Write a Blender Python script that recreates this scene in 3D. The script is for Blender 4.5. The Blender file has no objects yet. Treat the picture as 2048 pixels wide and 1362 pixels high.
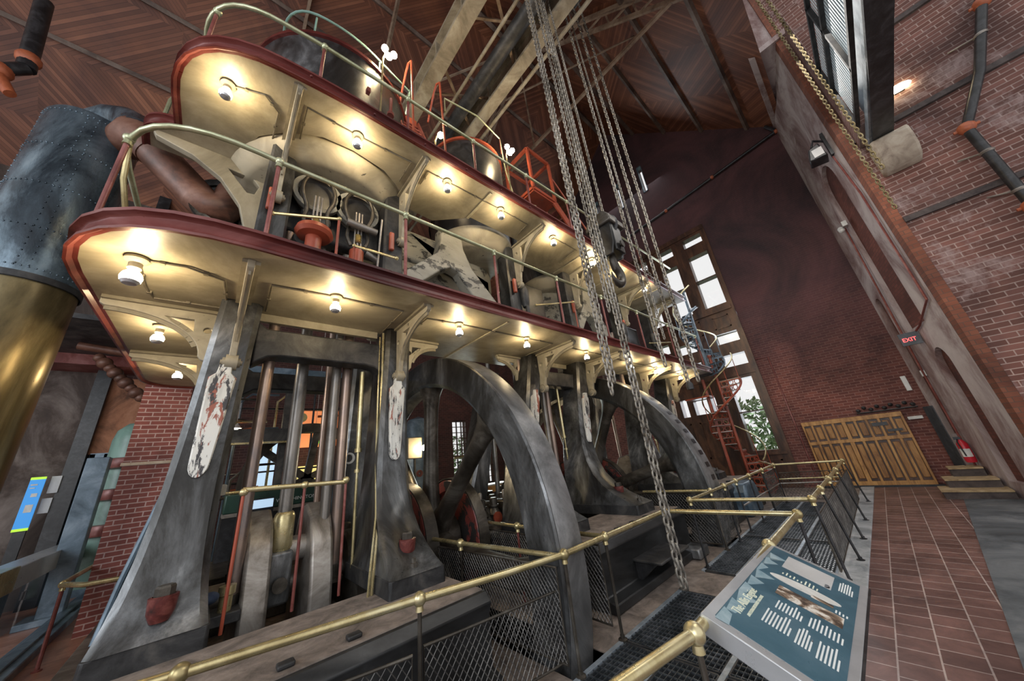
import bpy, bmesh, math, random
from mathutils import Vector, Matrix, noise
random.seed(7)
PI = math.pi
S = bpy.context.scene
COL = S.collection

# ------------------------------------------------------------------ camera
cam_d = bpy.data.cameras.new('camera'); cam = bpy.data.objects.new('camera', cam_d); COL.objects.link(cam)
cam_d.sensor_width = 36.0; cam_d.sensor_fit = 'HORIZONTAL'; cam_d.lens = 36.0*637.06/2048.0
cam_d.clip_start = 0.02; cam_d.clip_end = 200
Rt = Vector((0.74647061, -0.65652875, -0.10840499)); Dn = Vector((0.15348404, 0.32839872, -0.93198548)); Fw = Vector((0.64747531, 0.67906133, 0.34590668))
M = Matrix((Rt, -Dn, -Fw)).transposed().to_4x4(); M.translation = Vector((0, 0, 1.8))
cam.matrix_world = M
S.camera = cam

# ------------------------------------------------------------------ view and world
S.view_settings.view_transform = 'Standard'; S.view_settings.look = 'None'
S.view_settings.gamma = 1.0; S.view_settings.exposure = 0.3; S.view_settings.use_curve_mapping = False
w = bpy.data.worlds.new('world'); S.world = w; w.use_nodes = True
bg = w.node_tree.nodes['Background']; bg.inputs[0].default_value = (0.95, 0.95, 0.95, 1); bg.inputs[1].default_value = 0.85

def area(name, loc, target, size, power, col=(1, 1, 1), sy=None):
    l = bpy.data.lights.new(name, 'AREA'); l.energy = power; l.color = col; l.size = size
    if sy: l.shape = 'RECTANGLE'; l.size_y = sy
    o = bpy.data.objects.new(name, l); COL.objects.link(o); o.location = loc
    o.rotation_euler = (Vector(target)-Vector(loc)).to_track_quat('-Z', 'Y').to_euler()
    return o
# daylight through the far wall windows and the clerestory over the aisle, with added fill lamps behind the visitor
area('window_daylight', (13.6, 3.7, 5.5), (5, 1.5, 1.5), 3.0, 200, (0.86, 0.92, 1.0), 7.5)
area('gable_daylight', (13.5, 4.6, 14.0), (5, 4.6, 9), 3.0, 60, (0.9, 0.95, 1.0), 1.2)
area('clerestory_daylight', (6.5, -1.2, 9.2), (6.5, 4.5, 2.5), 7.0, 170, (1.0, 0.95, 0.88), 1.8)
area('rear_fill', (-5.5, -2.5, 5.0), (3, 4.5, 3.0), 5.0, 210, (0.88, 0.93, 1.0), 5.0)  # added soft fill lamp behind the visitor, not a modelled window
area('left_fill', (-9, 4.0, 5.0), (0, 7.5, 3.5), 4.0, 260, (0.85, 0.93, 1.0), 4.0)  # added soft fill lamp from the left, not a modelled window
area('gallery_daylight', (9.3, 11.7, 2.6), (7.0, 6.0, 1.0), 2.2, 130, (0.9, 1.0, 0.95), 2.4)

# ------------------------------------------------------------------ materials
def new_mat(name):
    m = bpy.data.materials.new(name); m.use_nodes = True
    nt = m.node_tree; b = nt.nodes['Principled BSDF']
    return m, nt, b
def nd(nt, t, **k):
    n = nt.nodes.new(t)
    for a, v in k.items(): setattr(n, a, v)
    return n
def lk(nt, a, b): nt.links.new(a, b)
def ramp(nt, fac, stops):
    r = nd(nt, 'ShaderNodeValToRGB'); e = r.color_ramp.elements
    while len(e) < len(stops): e.new(0.5)
    for i, (p, c) in enumerate(stops): e[i].position = p; e[i].color = (*c, 1)
    lk(nt, fac, r.inputs[0]); return r.outputs[0]
def noise_n(nt, vec, scale, detail=6, rough=0.6, dist=0.0):
    n = nd(nt, 'ShaderNodeTexNoise'); n.inputs['Scale'].default_value = scale; n.inputs['Detail'].default_value = detail
    n.inputs['Roughness'].default_value = rough; n.inputs['Distortion'].default_value = dist
    lk(nt, vec, n.inputs['Vector']); return n.outputs['Fac']
def coords(nt, scale=(1, 1, 1), rot=(0, 0, 0), kind='Object'):
    tc = nd(nt, 'ShaderNodeTexCoord'); mp = nd(nt, 'ShaderNodeMapping')
    mp.inputs['Scale'].default_value = scale; mp.inputs['Rotation'].default_value = rot
    lk(nt, tc.outputs[kind], mp.inputs[0]); return mp.outputs[0]
def bump(nt, b, h, strength=0.3, dist=0.02):
    bp = nd(nt, 'ShaderNodeBump'); bp.inputs['Strength'].default_value = strength; bp.inputs['Distance'].default_value = dist
    lk(nt, h, bp.inputs['Height']); lk(nt, bp.outputs[0], b.inputs['Normal'])
def grime(name, cols, rough=0.5, metal=0.0, scale=3.0, bstr=0.25, sc3=(1, 1, 1), pos=None, dist=0.6, detail=8, spec=0.5):
    m, nt, b = new_mat(name)
    v = coords(nt, sc3); f = noise_n(nt, v, scale, detail, 0.68, dist)
    n = len(cols)
    if pos is None: pos = [0.34+0.32*i/(max(1, n-1)) for i in range(n)]
    lk(nt, ramp(nt, f, list(zip(pos, cols))), b.inputs['Base Color'])
    b.inputs['Metallic'].default_value = metal; b.inputs['Specular IOR Level'].default_value = spec
    f2 = noise_n(nt, v, scale*5, 5, 0.7)
    r = nd(nt, 'ShaderNodeMapRange'); r.inputs[3].default_value = rough-0.13; r.inputs[4].default_value = rough+0.17; lk(nt, f2, r.inputs[0]); lk(nt, r.outputs[0], b.inputs['Roughness'])
    bump(nt, b, f2, bstr, 0.01)
    return m
def emit(name, col, s):
    m, nt, b = new_mat(name); b.inputs['Base Color'].default_value = (*col, 1)
    b.inputs['Emission Color'].default_value = (*col, 1); b.inputs['Emission Strength'].default_value = s; return m
def chips(name, base, under, thr=0.6, scale=7, rough=0.5, sc3=(1, 1, 1), third=None):
    m, nt, b = new_mat(name); v = coords(nt, sc3)
    f = noise_n(nt, v, scale, 9, 0.72, 0.4); g = noise_n(nt, v, scale*0.35, 5, 0.6, 0.8)
    base2 = tuple(c*0.62 for c in base)
    c1 = ramp(nt, g, [(0.35, base2), (0.6, base)])
    mk = ramp(nt, f, [(thr-0.015, (0, 0, 0)), (thr+0.015, (1, 1, 1))])
    mx = nd(nt, 'ShaderNodeMix', data_type='RGBA'); lk(nt, mk, mx.inputs[0]); lk(nt, c1, mx.inputs[6]); mx.inputs[7].default_value = (*under, 1)
    out = mx.outputs[2]
    if third:
        h = noise_n(nt, v, scale*0.6, 6, 0.7, 1.0); mk2 = ramp(nt, h, [(0.57, (0, 0, 0)), (0.60, (1, 1, 1))])
        m2 = nd(nt, 'ShaderNodeMix', data_type='RGBA'); lk(nt, mk2, m2.inputs[0]); lk(nt, out, m2.inputs[6]); m2.inputs[7].default_value = (*third, 1); out = m2.outputs[2]
    lk(nt, out, b.inputs['Base Color']); b.inputs['Roughness'].default_value = rough
    bump(nt, b, mk, -0.35, 0.004); return m

def brick_mat(name, c1, c2, mortar, wall_axis, bw=0.22, bh=0.075, ms=0.008, soot=0.0, sootcol=(0.02, 0.014, 0.018), wash=None):
    # wall_axis: which horizontal axis runs along the wall
    m, nt, b = new_mat(name); tc = nd(nt, 'ShaderNodeTexCoord'); sp = nd(nt, 'ShaderNodeSeparateXYZ'); lk(nt, tc.outputs['Object'], sp.inputs[0])
    cb = nd(nt, 'ShaderNodeCombineXYZ'); lk(nt, sp.outputs[0 if wall_axis == 'x' else 1], cb.inputs[0]); lk(nt, sp.outputs[2], cb.inputs[1])
    br = nd(nt, 'ShaderNodeTexBrick'); lk(nt, cb.outputs[0], br.inputs['Vector']); br.inputs['Scale'].default_value = 1.0
    br.inputs['Brick Width'].default_value = bw; br.inputs['Row Height'].default_value = bh; br.inputs['Mortar Size'].default_value = ms; br.inputs['Mortar Smooth'].default_value = 0.3; br.inputs['Bias'].default_value = -0.2
    br.inputs['Color1'].default_value = (*c1, 1); br.inputs['Color2'].default_value = (*c2, 1); br.inputs['Mortar'].default_value = (*mortar, 1)
    f = noise_n(nt, tc.outputs['Object'], 0.55, 8, 0.65, 0.8)
    mx = nd(nt, 'ShaderNodeMix', data_type='RGBA', blend_type='MULTIPLY'); mx.inputs[0].default_value = 1.0
    lk(nt, br.outputs[0], mx.inputs[6]); lk(nt, ramp(nt, f, [(0.3, (0.38, 0.34, 0.36)), (0.5, (0.85, 0.82, 0.82)), (0.72, (1.35, 1.25, 1.2))]), mx.inputs[7]); out = mx.outputs[2]
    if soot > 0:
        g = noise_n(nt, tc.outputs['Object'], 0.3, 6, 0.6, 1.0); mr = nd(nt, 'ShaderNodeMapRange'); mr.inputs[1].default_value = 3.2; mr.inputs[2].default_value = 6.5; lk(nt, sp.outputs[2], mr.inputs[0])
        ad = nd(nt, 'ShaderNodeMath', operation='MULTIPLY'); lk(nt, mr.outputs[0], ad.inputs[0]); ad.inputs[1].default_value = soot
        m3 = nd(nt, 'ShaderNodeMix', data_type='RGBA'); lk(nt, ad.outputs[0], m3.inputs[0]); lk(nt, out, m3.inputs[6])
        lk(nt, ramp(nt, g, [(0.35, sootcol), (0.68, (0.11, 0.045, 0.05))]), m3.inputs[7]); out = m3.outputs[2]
    if wash:
        g = noise_n(nt, tc.outputs['Object'], 1.3, 9, 0.7, 0.5); m4 = nd(nt, 'ShaderNodeMix', data_type='RGBA'); lk(nt, ramp(nt, g, [(0.52, (0, 0, 0)), (0.66, (0.7, 0.7, 0.7))]), m4.inputs[0]); lk(nt, out, m4.inputs[6]); m4.inputs[7].default_value = (*wash, 1); out = m4.outputs[2]
    lk(nt, out, b.inputs['Base Color']); b.inputs['Roughness'].default_value = 0.8
    bump(nt, b, br.outputs['Fac'], -0.5, 0.006); return m

MT = {}
MT['iron'] = grime('black_iron', [(0.012, 0.011, 0.010), (0.042, 0.041, 0.040), (0.12, 0.123, 0.127), (0.36, 0.37, 0.38)], 0.30, 0.5, 1.5, 0.2, (1, 1, 0.55), [0.3, 0.44, 0.56, 0.7])
MT['iron_dark'] = grime('sooty_iron', [(0.012, 0.012, 0.013), (0.04, 0.04, 0.042), (0.09, 0.085, 0.08)], 0.5, 0.3, 2.5, 0.25)
MT['iron_brown'] = grime('oiled_iron', [(0.022, 0.018, 0.014), (0.062, 0.053, 0.043), (0.16, 0.145, 0.125)], 0.38, 0.45, 2.0, 0.15)
MT['dusty'] = grime('dusty_plate', [(0.10, 0.08, 0.068), (0.21, 0.17, 0.145), (0.33, 0.27, 0.23)], 0.75, 0.1, 4.0, 0.6)
MT['steel'] = grime('bright_steel', [(0.16, 0.14, 0.12), (0.32, 0.29, 0.26), (0.46, 0.43, 0.4)], 0.42, 0.6, 3.0, 0.1)
MT['rod'] = grime('worn_copper_rod', [(0.16, 0.15, 0.16), (0.30, 0.22, 0.18), (0.44, 0.32, 0.25)], 0.3, 0.7, 1.4, 0.1, (1, 1, 0.6))
MT['rodgrey'] = grime('grey_rod', [(0.10, 0.095, 0.09), (0.24, 0.22, 0.2), (0.38, 0.36, 0.33)], 0.32, 0.6, 1.4, 0.1, (1, 1, 0.6))
MT['brass'] = grime('aged_brass', [(0.34, 0.27, 0.13), (0.56, 0.47, 0.25), (0.72, 0.65, 0.42)], 0.28, 0.75, 2.2, 0.05)
MT['brassgreen'] = grime('green_tinted_brass', [(0.3, 0.31, 0.18), (0.46, 0.48, 0.31), (0.62, 0.63, 0.45)], 0.3, 0.6, 2.2, 0.05)
MT['maroon'] = grime('maroon_enamel', [(0.12, 0.03, 0.026), (0.21, 0.06, 0.05), (0.32, 0.13, 0.12)], 0.33, 0.15, 2.5, 0.05)
MT['redpaint'] = chips('red_lead_paint', (0.36, 0.075, 0.04), (0.16, 0.10, 0.09), 0.62, 6, 0.35)
MT['fascia'] = grime('red_channel_paint', [(0.05, 0.010, 0.010), (0.12, 0.024, 0.020), (0.20, 0.062, 0.055)], 0.30, 0.1, 1.7, 0.08, (0.4, 1, 1))
MT['cream'] = grime('cream_gallery_paint', [(0.10, 0.082, 0.055), (0.26, 0.228, 0.162), (0.43, 0.385, 0.29)], 0.42, 0.0, 0.9, 0.08, pos=[0.26, 0.48, 0.68])
MT['creamchip'] = chips('chipped_cream_paint', (0.43, 0.385, 0.285), (0.05, 0.045, 0.035), 0.65, 6, 0.5)
MT['creamworn'] = chips('flaking_cream_paint', (0.30, 0.29, 0.25), (0.035, 0.034, 0.032), 0.56, 4.5, 0.5, (0.5, 1, 1))
MT['peel'] = chips('peeling_white_paint', (0.74, 0.74, 0.70), (0.05, 0.05, 0.055), 0.55, 7, 0.6, (1.6, 1.6, 0.4), (0.33, 0.11, 0.075))
MT['black'] = grime('black_paint', [(0.008, 0.008, 0.009), (0.02, 0.02, 0.022), (0.045, 0.045, 0.05)], 0.35, 0.0, 4, 0.1)
MT['mesh'] = grime('galvanised_wire', [(0.05, 0.045, 0.045), (0.11, 0.105, 0.10), (0.2, 0.19, 0.18)], 0.45, 0.5, 6, 0.05)
MT['grate'] = grime('grating_steel', [(0.03, 0.035, 0.04), (0.08, 0.09, 0.1), (0.17, 0.18, 0.2)], 0.4, 0.5, 5, 0.1)
MT['strip'] = grime('pale_steel_strip', [(0.16, 0.19, 0.22), (0.3, 0.35, 0.4), (0.5, 0.55, 0.6)], 0.35, 0.4, 3, 0.1)
MT['curb'] = grime('grey_curb', [(0.2, 0.22, 0.24), (0.38, 0.4, 0.42), (0.55, 0.56, 0.58)], 0.55, 0.1, 2.5, 0.2)
MT['bluegrey'] = grime('blue_grey_paint', [(0.05, 0.08, 0.11), (0.12, 0.17, 0.22), (0.24, 0.31, 0.38)], 0.35, 0.2, 1.5, 0.05)
MT['green'] = chips('sea_green_paint', (0.22, 0.36, 0.31), (0.03, 0.04, 0.04), 0.66, 5, 0.35)
MT['darkgreen'] = grime('bottle_green_paint', [(0.01, 0.035, 0.025), (0.02, 0.07, 0.05)], 0.3, 0, 2, 0.05)
MT['rivet'] = grime('riveted_standpipe_iron', [(0.008, 0.010, 0.014), (0.035, 0.05, 0.065), (0.14, 0.19, 0.23), (0.28, 0.34, 0.38)], 0.27, 0.55, 1.5, 0.5, (1, 1, 0.35), [0.3, 0.45, 0.57, 0.72])
MT['goldpipe'] = grime('bronzed_standpipe', [(0.045, 0.035, 0.015), (0.16, 0.12, 0.055), (0.42, 0.34, 0.17)], 0.3, 0.6, 1.1, 0.2, (1, 1, 0.3), [0.32, 0.5, 0.7])
MT['rustpipe'] = grime('brown_pipe_paint', [(0.045, 0.02, 0.012), (0.14, 0.06, 0.038), (0.23, 0.12, 0.085)], 0.45, 0.1, 1.5, 0.1)
MT['chain'] = grime('chain_steel', [(0.10, 0.085, 0.07), (0.27, 0.25, 0.22), (0.45, 0.43, 0.4)], 0.38, 0.6, 1.0, 0.1)
MT['crane'] = grime('khaki_crane_paint', [(0.13, 0.105, 0.07), (0.26, 0.22, 0.16), (0.4, 0.36, 0.28)], 0.55, 0.0, 1.6, 0.15)
MT['truss'] = grime('tan_truss_paint', [(0.12, 0.075, 0.05), (0.26, 0.18, 0.125), (0.38, 0.29, 0.21)], 0.6, 0.0, 2.0, 0.1)
MT['purlin'] = grime('dull_purlin_paint', [(0.05, 0.03, 0.026), (0.13, 0.09, 0.07), (0.24, 0.18, 0.15)], 0.6, 0.0, 1.0, 0.1)
MT['stone'] = grime('buff_stone', [(0.24, 0.19, 0.15), (0.4, 0.33, 0.26), (0.5, 0.44, 0.36)], 0.8, 0.0, 3.0, 0.3)
MT['plaster'] = grime('patchy_plaster', [(0.13, 0.06, 0.055), (0.28, 0.2, 0.19), (0.46, 0.39, 0.38), (0.56, 0.5, 0.48)], 0.85, 0.0, 1.1, 0.4, (1, 1, 0.45), [0.32, 0.44, 0.56, 0.7])
MT['darkplaster'] = grime('smoky_wall', [(0.022, 0.015, 0.014), (0.07, 0.05, 0.042), (0.24, 0.2, 0.18)], 0.8, 0.0, 0.9, 0.4, (1, 1, 0.7), [0.32, 0.5, 0.7])
MT['orangewall'] = grime('orange_plaster_wall', [(0.10, 0.045, 0.025), (0.35, 0.15, 0.08), (0.5, 0.25, 0.15)], 0.8, 0.0, 1.0, 0.2)  # plain orange wall colour with random mottling
MT['trimbrick'] = brick_mat('quoin_brick', (0.20, 0.065, 0.035), (0.30, 0.11, 0.06), (0.12, 0.07, 0.05), 'y', 0.2, 0.09, 0.006)
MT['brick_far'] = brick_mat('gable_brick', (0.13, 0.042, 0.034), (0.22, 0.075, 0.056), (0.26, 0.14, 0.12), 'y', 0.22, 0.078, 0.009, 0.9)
MT['brick_near'] = brick_mat('tower_brick', (0.13, 0.055, 0.042), (0.23, 0.105, 0.085), (0.36, 0.27, 0.24), 'y', 0.30, 0.105, 0.009, 0, wash=(0.36, 0.27, 0.26))
MT['brick_pillar'] = brick_mat('pillar_brick', (0.24, 0.07, 0.06), (0.33, 0.11, 0.09), (0.55, 0.42, 0.40), 'x', 0.21, 0.078, 0.009)
MT['brick_niche'] = brick_mat('niche_brick', (0.13, 0.04, 0.028), (0.20, 0.065, 0.045), (0.10, 0.04, 0.03), 'x', 0.22, 0.078, 0.008)
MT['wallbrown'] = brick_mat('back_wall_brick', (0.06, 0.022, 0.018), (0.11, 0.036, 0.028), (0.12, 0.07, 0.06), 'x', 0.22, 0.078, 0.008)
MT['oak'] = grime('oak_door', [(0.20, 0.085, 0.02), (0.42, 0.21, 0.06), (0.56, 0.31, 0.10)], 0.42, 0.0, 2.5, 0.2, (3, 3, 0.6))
MT['oakdark'] = grime('dark_oak_and_recess_shade', [(0.14, 0.055, 0.014), (0.32, 0.15, 0.04), (0.44, 0.23, 0.07)], 0.45, 0.0, 2.5, 0.2, (3, 3, 0.6))  # darker oak; on the door panels it paints in the recess shade
MT['walnut'] = grime('dark_window_wood', [(0.022, 0.012, 0.010), (0.07, 0.032, 0.02), (0.14, 0.065, 0.035)], 0.35, 0.0, 2.0, 0.1, (2, 2, 0.5))
MT['sand'] = grime('sandy_step', [(0.22, 0.15, 0.08), (0.4, 0.29, 0.16), (0.5, 0.38, 0.24)], 0.8, 0, 5, 0.3)
MT['stepdark'] = grime('dark_step', [(0.04, 0.03, 0.03), (0.1, 0.08, 0.075)], 0.8, 0, 5, 0.3)
MT['matdark'] = grime('slate_mat', [(0.035, 0.04, 0.045), (0.09, 0.1, 0.11), (0.17, 0.18, 0.19)], 0.6, 0, 1.2, 0.2)
MT['white'] = grime('white_enamel', [(0.5, 0.5, 0.48), (0.75, 0.75, 0.72)], 0.3, 0, 3, 0.05)
MT['silver'] = grime('silver_frame', [(0.42, 0.44, 0.46), (0.6, 0.61, 0.63)], 0.3, 0.5, 1, 0.0)
MT['red'] = grime('extinguisher_red', [(0.4, 0.01, 0.02), (0.55, 0.02, 0.04)], 0.3, 0, 3, 0.03)
MT['orange'] = grime('orange_coupling', [(0.28, 0.07, 0.03), (0.5, 0.14, 0.06)], 0.45, 0, 6, 0.1)
MT['khaki'] = grime('khaki_cloth', [(0.2, 0.17, 0.12), (0.36, 0.31, 0.23)], 0.9, 0, 12, 0.2)
MT['navy'] = grime('navy_cloth', [(0.02, 0.03, 0.06), (0.05, 0.07, 0.12)], 0.9, 0, 12, 0.2)
MT['paleblue'] = grime('pale_trousers', [(0.4, 0.42, 0.45), (0.6, 0.62, 0.65)], 0.9, 0, 12, 0.2)
MT['skin'] = grime('skin', [(0.42, 0.24, 0.17), (0.55, 0.34, 0.25)], 0.55, 0, 6, 0.05)
MT['wirecable'] = grime('conduit_paint', [(0.10, 0.085, 0.06), (0.22, 0.19, 0.14)], 0.45, 0.1, 4, 0.05)
MT['bulb'] = emit('lit_bulb_glass', (1.0, 0.78, 0.46), 140.0)
MT['bulbtip'] = MT['silver']
MT['sconce'] = emit('lit_sconce_glass', (1.0, 0.82, 0.5), 28.0)
MT['paleglow'] = emit('screen_and_doorway_glow', (0.45, 0.62, 0.8), 0.75)
MT['blueposter'] = emit('backlit_blue_panel', (0.03, 0.20, 0.5), 0.8)
MT['lime'] = emit('backlit_lime_band', (0.4, 0.7, 0.04), 0.7)
MT['poster_green'] = emit('backlit_green_poster', (0.25, 0.75, 0.08), 1.2)
MT['orangeglow'] = emit('self_glowing_orange_backdrop', (0.9, 0.28, 0.10), 0.55)  # the wall's brightness is put in as its own emission
MT['yellowlit'] = emit('lit_yellow_glazing', (0.85, 0.72, 0.25), 0.7)
MT['exitred'] = emit('lit_exit_letters', (1.0, 0.08, 0.08), 2.5)
MT['skyglow'] = emit('bright_sky', (0.93, 0.97, 1.0), 1.6)
MT['slat'] = emit('louvre_glass_daylight_glow', (0.36, 0.42, 0.45), 0.28)  # daylight on the louvre slats is put in as emission
MT['cupred'] = grime('dark_red_cup', [(0.03, 0.012, 0.011), (0.11, 0.022, 0.019), (0.2, 0.06, 0.05)], 0.4, 0.1, 9, 0.1)
MT['oldgold'] = grime('tarnished_chain', [(0.10, 0.075, 0.035), (0.26, 0.2, 0.1), (0.42, 0.36, 0.22)], 0.45, 0.6, 3, 0.1)
MT['wornred'] = chips('worn_red_disc', (0.27, 0.06, 0.05), (0.035, 0.033, 0.033), 0.5, 3.5, 0.4)
MT['treadgrey'] = grime('worn_tread_iron', [(0.05, 0.05, 0.05), (0.15, 0.15, 0.152), (0.30, 0.30, 0.305)], 0.38, 0.4, 1.3, 0.1)
MT['blackiron'] = grime('black_bed_paint', [(0.012, 0.012, 0.012), (0.04, 0.041, 0.043), (0.13, 0.135, 0.14)], 0.38, 0.3, 1.4, 0.15, (0.4, 1, 1), [0.38, 0.55, 0.75])
MT['letter'] = grime('cream_lettering', [(0.65, 0.68, 0.55), (0.8, 0.82, 0.68)], 0.5, 0, 3, 0)
MT['whiteletter'] = grime('white_lettering', [(0.66, 0.7, 0.7), (0.8, 0.83, 0.83)], 0.5, 0, 3, 0)
MT['panelblue'] = grime('sea_blue_print', [(0.035, 0.085, 0.12), (0.05, 0.12, 0.165), (0.085, 0.16, 0.21)], 0.3, 0, 2, 0)
MT['printgrey'] = grime('grey_print', [(0.42, 0.42, 0.42), (0.6, 0.6, 0.6)], 0.35, 0, 2, 0)
MT['printsepia'] = grime('sepia_print', [(0.06, 0.04, 0.03), (0.28, 0.2, 0.14), (0.7, 0.66, 0.6)], 0.4, 0, 9, 0, pos=[0.42, 0.5, 0.56])
MT['panelwave'] = grime('pale_water_print', [(0.16, 0.27, 0.33), (0.36, 0.46, 0.5)], 0.35, 0, 7, 0)

m, nt, b = new_mat('window_glass'); b.inputs['Transmission Weight'].default_value = 0.0
out = nt.nodes['Material Output']; tr = nd(nt, 'ShaderNodeBsdfTransparent'); gl = nd(nt, 'ShaderNodeBsdfGlossy'); gl.inputs['Roughness'].default_value = 0.05
ms = nd(nt, 'ShaderNodeMixShader'); ms.inputs[0].default_value = 0.07; lk(nt, tr.outputs[0], ms.inputs[1]); lk(nt, gl.outputs[0], ms.inputs[2]); lk(nt, ms.outputs[0], out.inputs[0]); MT['glass'] = m

# chevron sheathing of the roof
m, nt, b = new_mat('chevron_roof_boards'); tc = nd(nt, 'ShaderNodeTexCoord'); sp = nd(nt, 'ShaderNodeSeparateXYZ'); lk(nt, tc.outputs['Object'], sp.inputs[0])
def mth(op, a, bb=None):
    n = nd(nt, 'ShaderNodeMath', operation=op)
    for i, v in enumerate((a, bb)):
        if v is None: continue
        if isinstance(v, (int, float)): n.inputs[i].default_value = v
        else: lk(nt, v, n.inputs[i])
    return n.outputs[0]
u = mth('DIVIDE', sp.outputs[0], 2.35); v = mth('DIVIDE', sp.outputs[2], 1.3)
par = mth('MODULO', mth('ADD', mth('ADD', mth('FLOOR', u), mth('FLOOR', v)), 200.0), 2.0)
sgn = mth('SUBTRACT', mth('MULTIPLY', par, 2.0), 1.0)
ph = mth('ADD', sp.outputs[0], mth('MULTIPLY', mth('MULTIPLY', sp.outputs[2], 1.41), sgn))
saw = mth('FRACT', mth('MULTIPLY', ph, 9.0)); idx = mth('FLOOR', mth('MULTIPLY', ph, 9.0))
wn = nd(nt, 'ShaderNodeTexWhiteNoise', noise_dimensions='1D'); lk(nt, idx, wn.inputs['W'])
c1 = ramp(nt, wn.outputs['Value'], [(0.0, (0.12, 0.050, 0.028)), (0.6, (0.18, 0.080, 0.046)), (1.0, (0.25, 0.12, 0.072))])
gro = ramp(nt, saw, [(0.0, (0.2, 0.2, 0.2)), (0.14, (1, 1, 1))])
mx = nd(nt, 'ShaderNodeMix', data_type='RGBA', blend_type='MULTIPLY'); mx.inputs[0].default_value = 1; lk(nt, c1, mx.inputs[6]); lk(nt, gro, mx.inputs[7])
big = noise_n(nt, tc.outputs['Object'], 0.35, 6, 0.6, 1.0)
mx2 = nd(nt, 'ShaderNodeMix', data_type='RGBA', blend_type='MULTIPLY'); mx2.inputs[0].default_value = 1; lk(nt, mx.outputs[2], mx2.inputs[6]); lk(nt, ramp(nt, big, [(0.3, (0.5, 0.38, 0.46)), (0.7, (1.5, 1.25, 1.05))]), mx2.inputs[7])
lk(nt, mx2.outputs[2], b.inputs['Base Color']); b.inputs['Roughness'].default_value = 0.6; bump(nt, b, saw, 0.3, 0.01); MT['roof'] = m

# quarry tiles laid in long courses
m, nt, b = new_mat('quarry_tiles'); tc = nd(nt, 'ShaderNodeTexCoord'); mp = nd(nt, 'ShaderNodeMapping'); mp.inputs['Location'].default_value = (0.05, 0.087, 0); lk(nt, tc.outputs['Object'], mp.inputs[0])
br = nd(nt, 'ShaderNodeTexBrick'); lk(nt, mp.outputs[0], br.inputs['Vector']); br.inputs['Scale'].default_value = 1.0; br.inputs['Brick Width'].default_value = 0.235; br.inputs['Row Height'].default_value = 0.2335
br.inputs['Mortar Size'].default_value = 0.006; br.inputs['Mortar Smooth'].default_value = 0.2; br.offset = 0.5
br.inputs['Color1'].default_value = (0.13, 0.068, 0.058, 1); br.inputs['Color2'].default_value = (0.21, 0.115, 0.098, 1); br.inputs['Mortar'].default_value = (0.46, 0.38, 0.35, 1)
f = noise_n(nt, tc.outputs['Object'], 2.2, 9, 0.7, 0.6)
mx = nd(nt, 'ShaderNodeMix', data_type='RGBA', blend_type='MULTIPLY'); mx.inputs[0].default_value = 1; lk(nt, br.outputs[0], mx.inputs[6]); lk(nt, ramp(nt, f, [(0.3, (0.45, 0.42, 0.43)), (0.55, (0.95, 0.93, 0.93)), (0.75, (1.5, 1.4, 1.4))]), mx.inputs[7])
lk(nt, mx.outputs[2], b.inputs['Base Color']); b.inputs['Roughness'].default_value = 0.42; bump(nt, b, br.outputs['Fac'], -0.4, 0.004); MT['tile'] = m
# planks on the far left
m, nt, b = new_mat('left_floor_boards'); tc = nd(nt, 'ShaderNodeTexCoord')
br = nd(nt, 'ShaderNodeTexBrick'); lk(nt, tc.outputs['Object'], br.inputs['Vector']); br.inputs['Scale'].default_value = 1.0; br.inputs['Brick Width'].default_value = 1.6; br.inputs['Row Height'].default_value = 0.28
br.inputs['Mortar Size'].default_value = 0.004; br.inputs['Color1'].default_value = (0.30, 0.15, 0.10, 1); br.inputs['Color2'].default_value = (0.40, 0.22, 0.16, 1); br.inputs['Mortar'].default_value = (0.08, 0.04, 0.03, 1)
f = noise_n(nt, tc.outputs['Object'], 1.5, 8, 0.7, 1.5); mx = nd(nt, 'ShaderNodeMix', data_type='RGBA', blend_type='MULTIPLY'); mx.inputs[0].default_value = 1; lk(nt, br.outputs[0], mx.inputs[6]); lk(nt, ramp(nt, f, [(0.3, (0.6, 0.55, 0.55)), (0.7, (1.5, 1.4, 1.35))]), mx.inputs[7])
lk(nt, mx.outputs[2], b.inputs['Base Color']); b.inputs['Roughness'].default_value = 0.35; MT['boards'] = m
# foliage outside
MT['leaf'] = grime('garden_leaves', [(0.05, 0.12, 0.04), (0.2, 0.34, 0.14), (0.5, 0.62, 0.4)], 0.7, 0, 6, 0.3)

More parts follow.
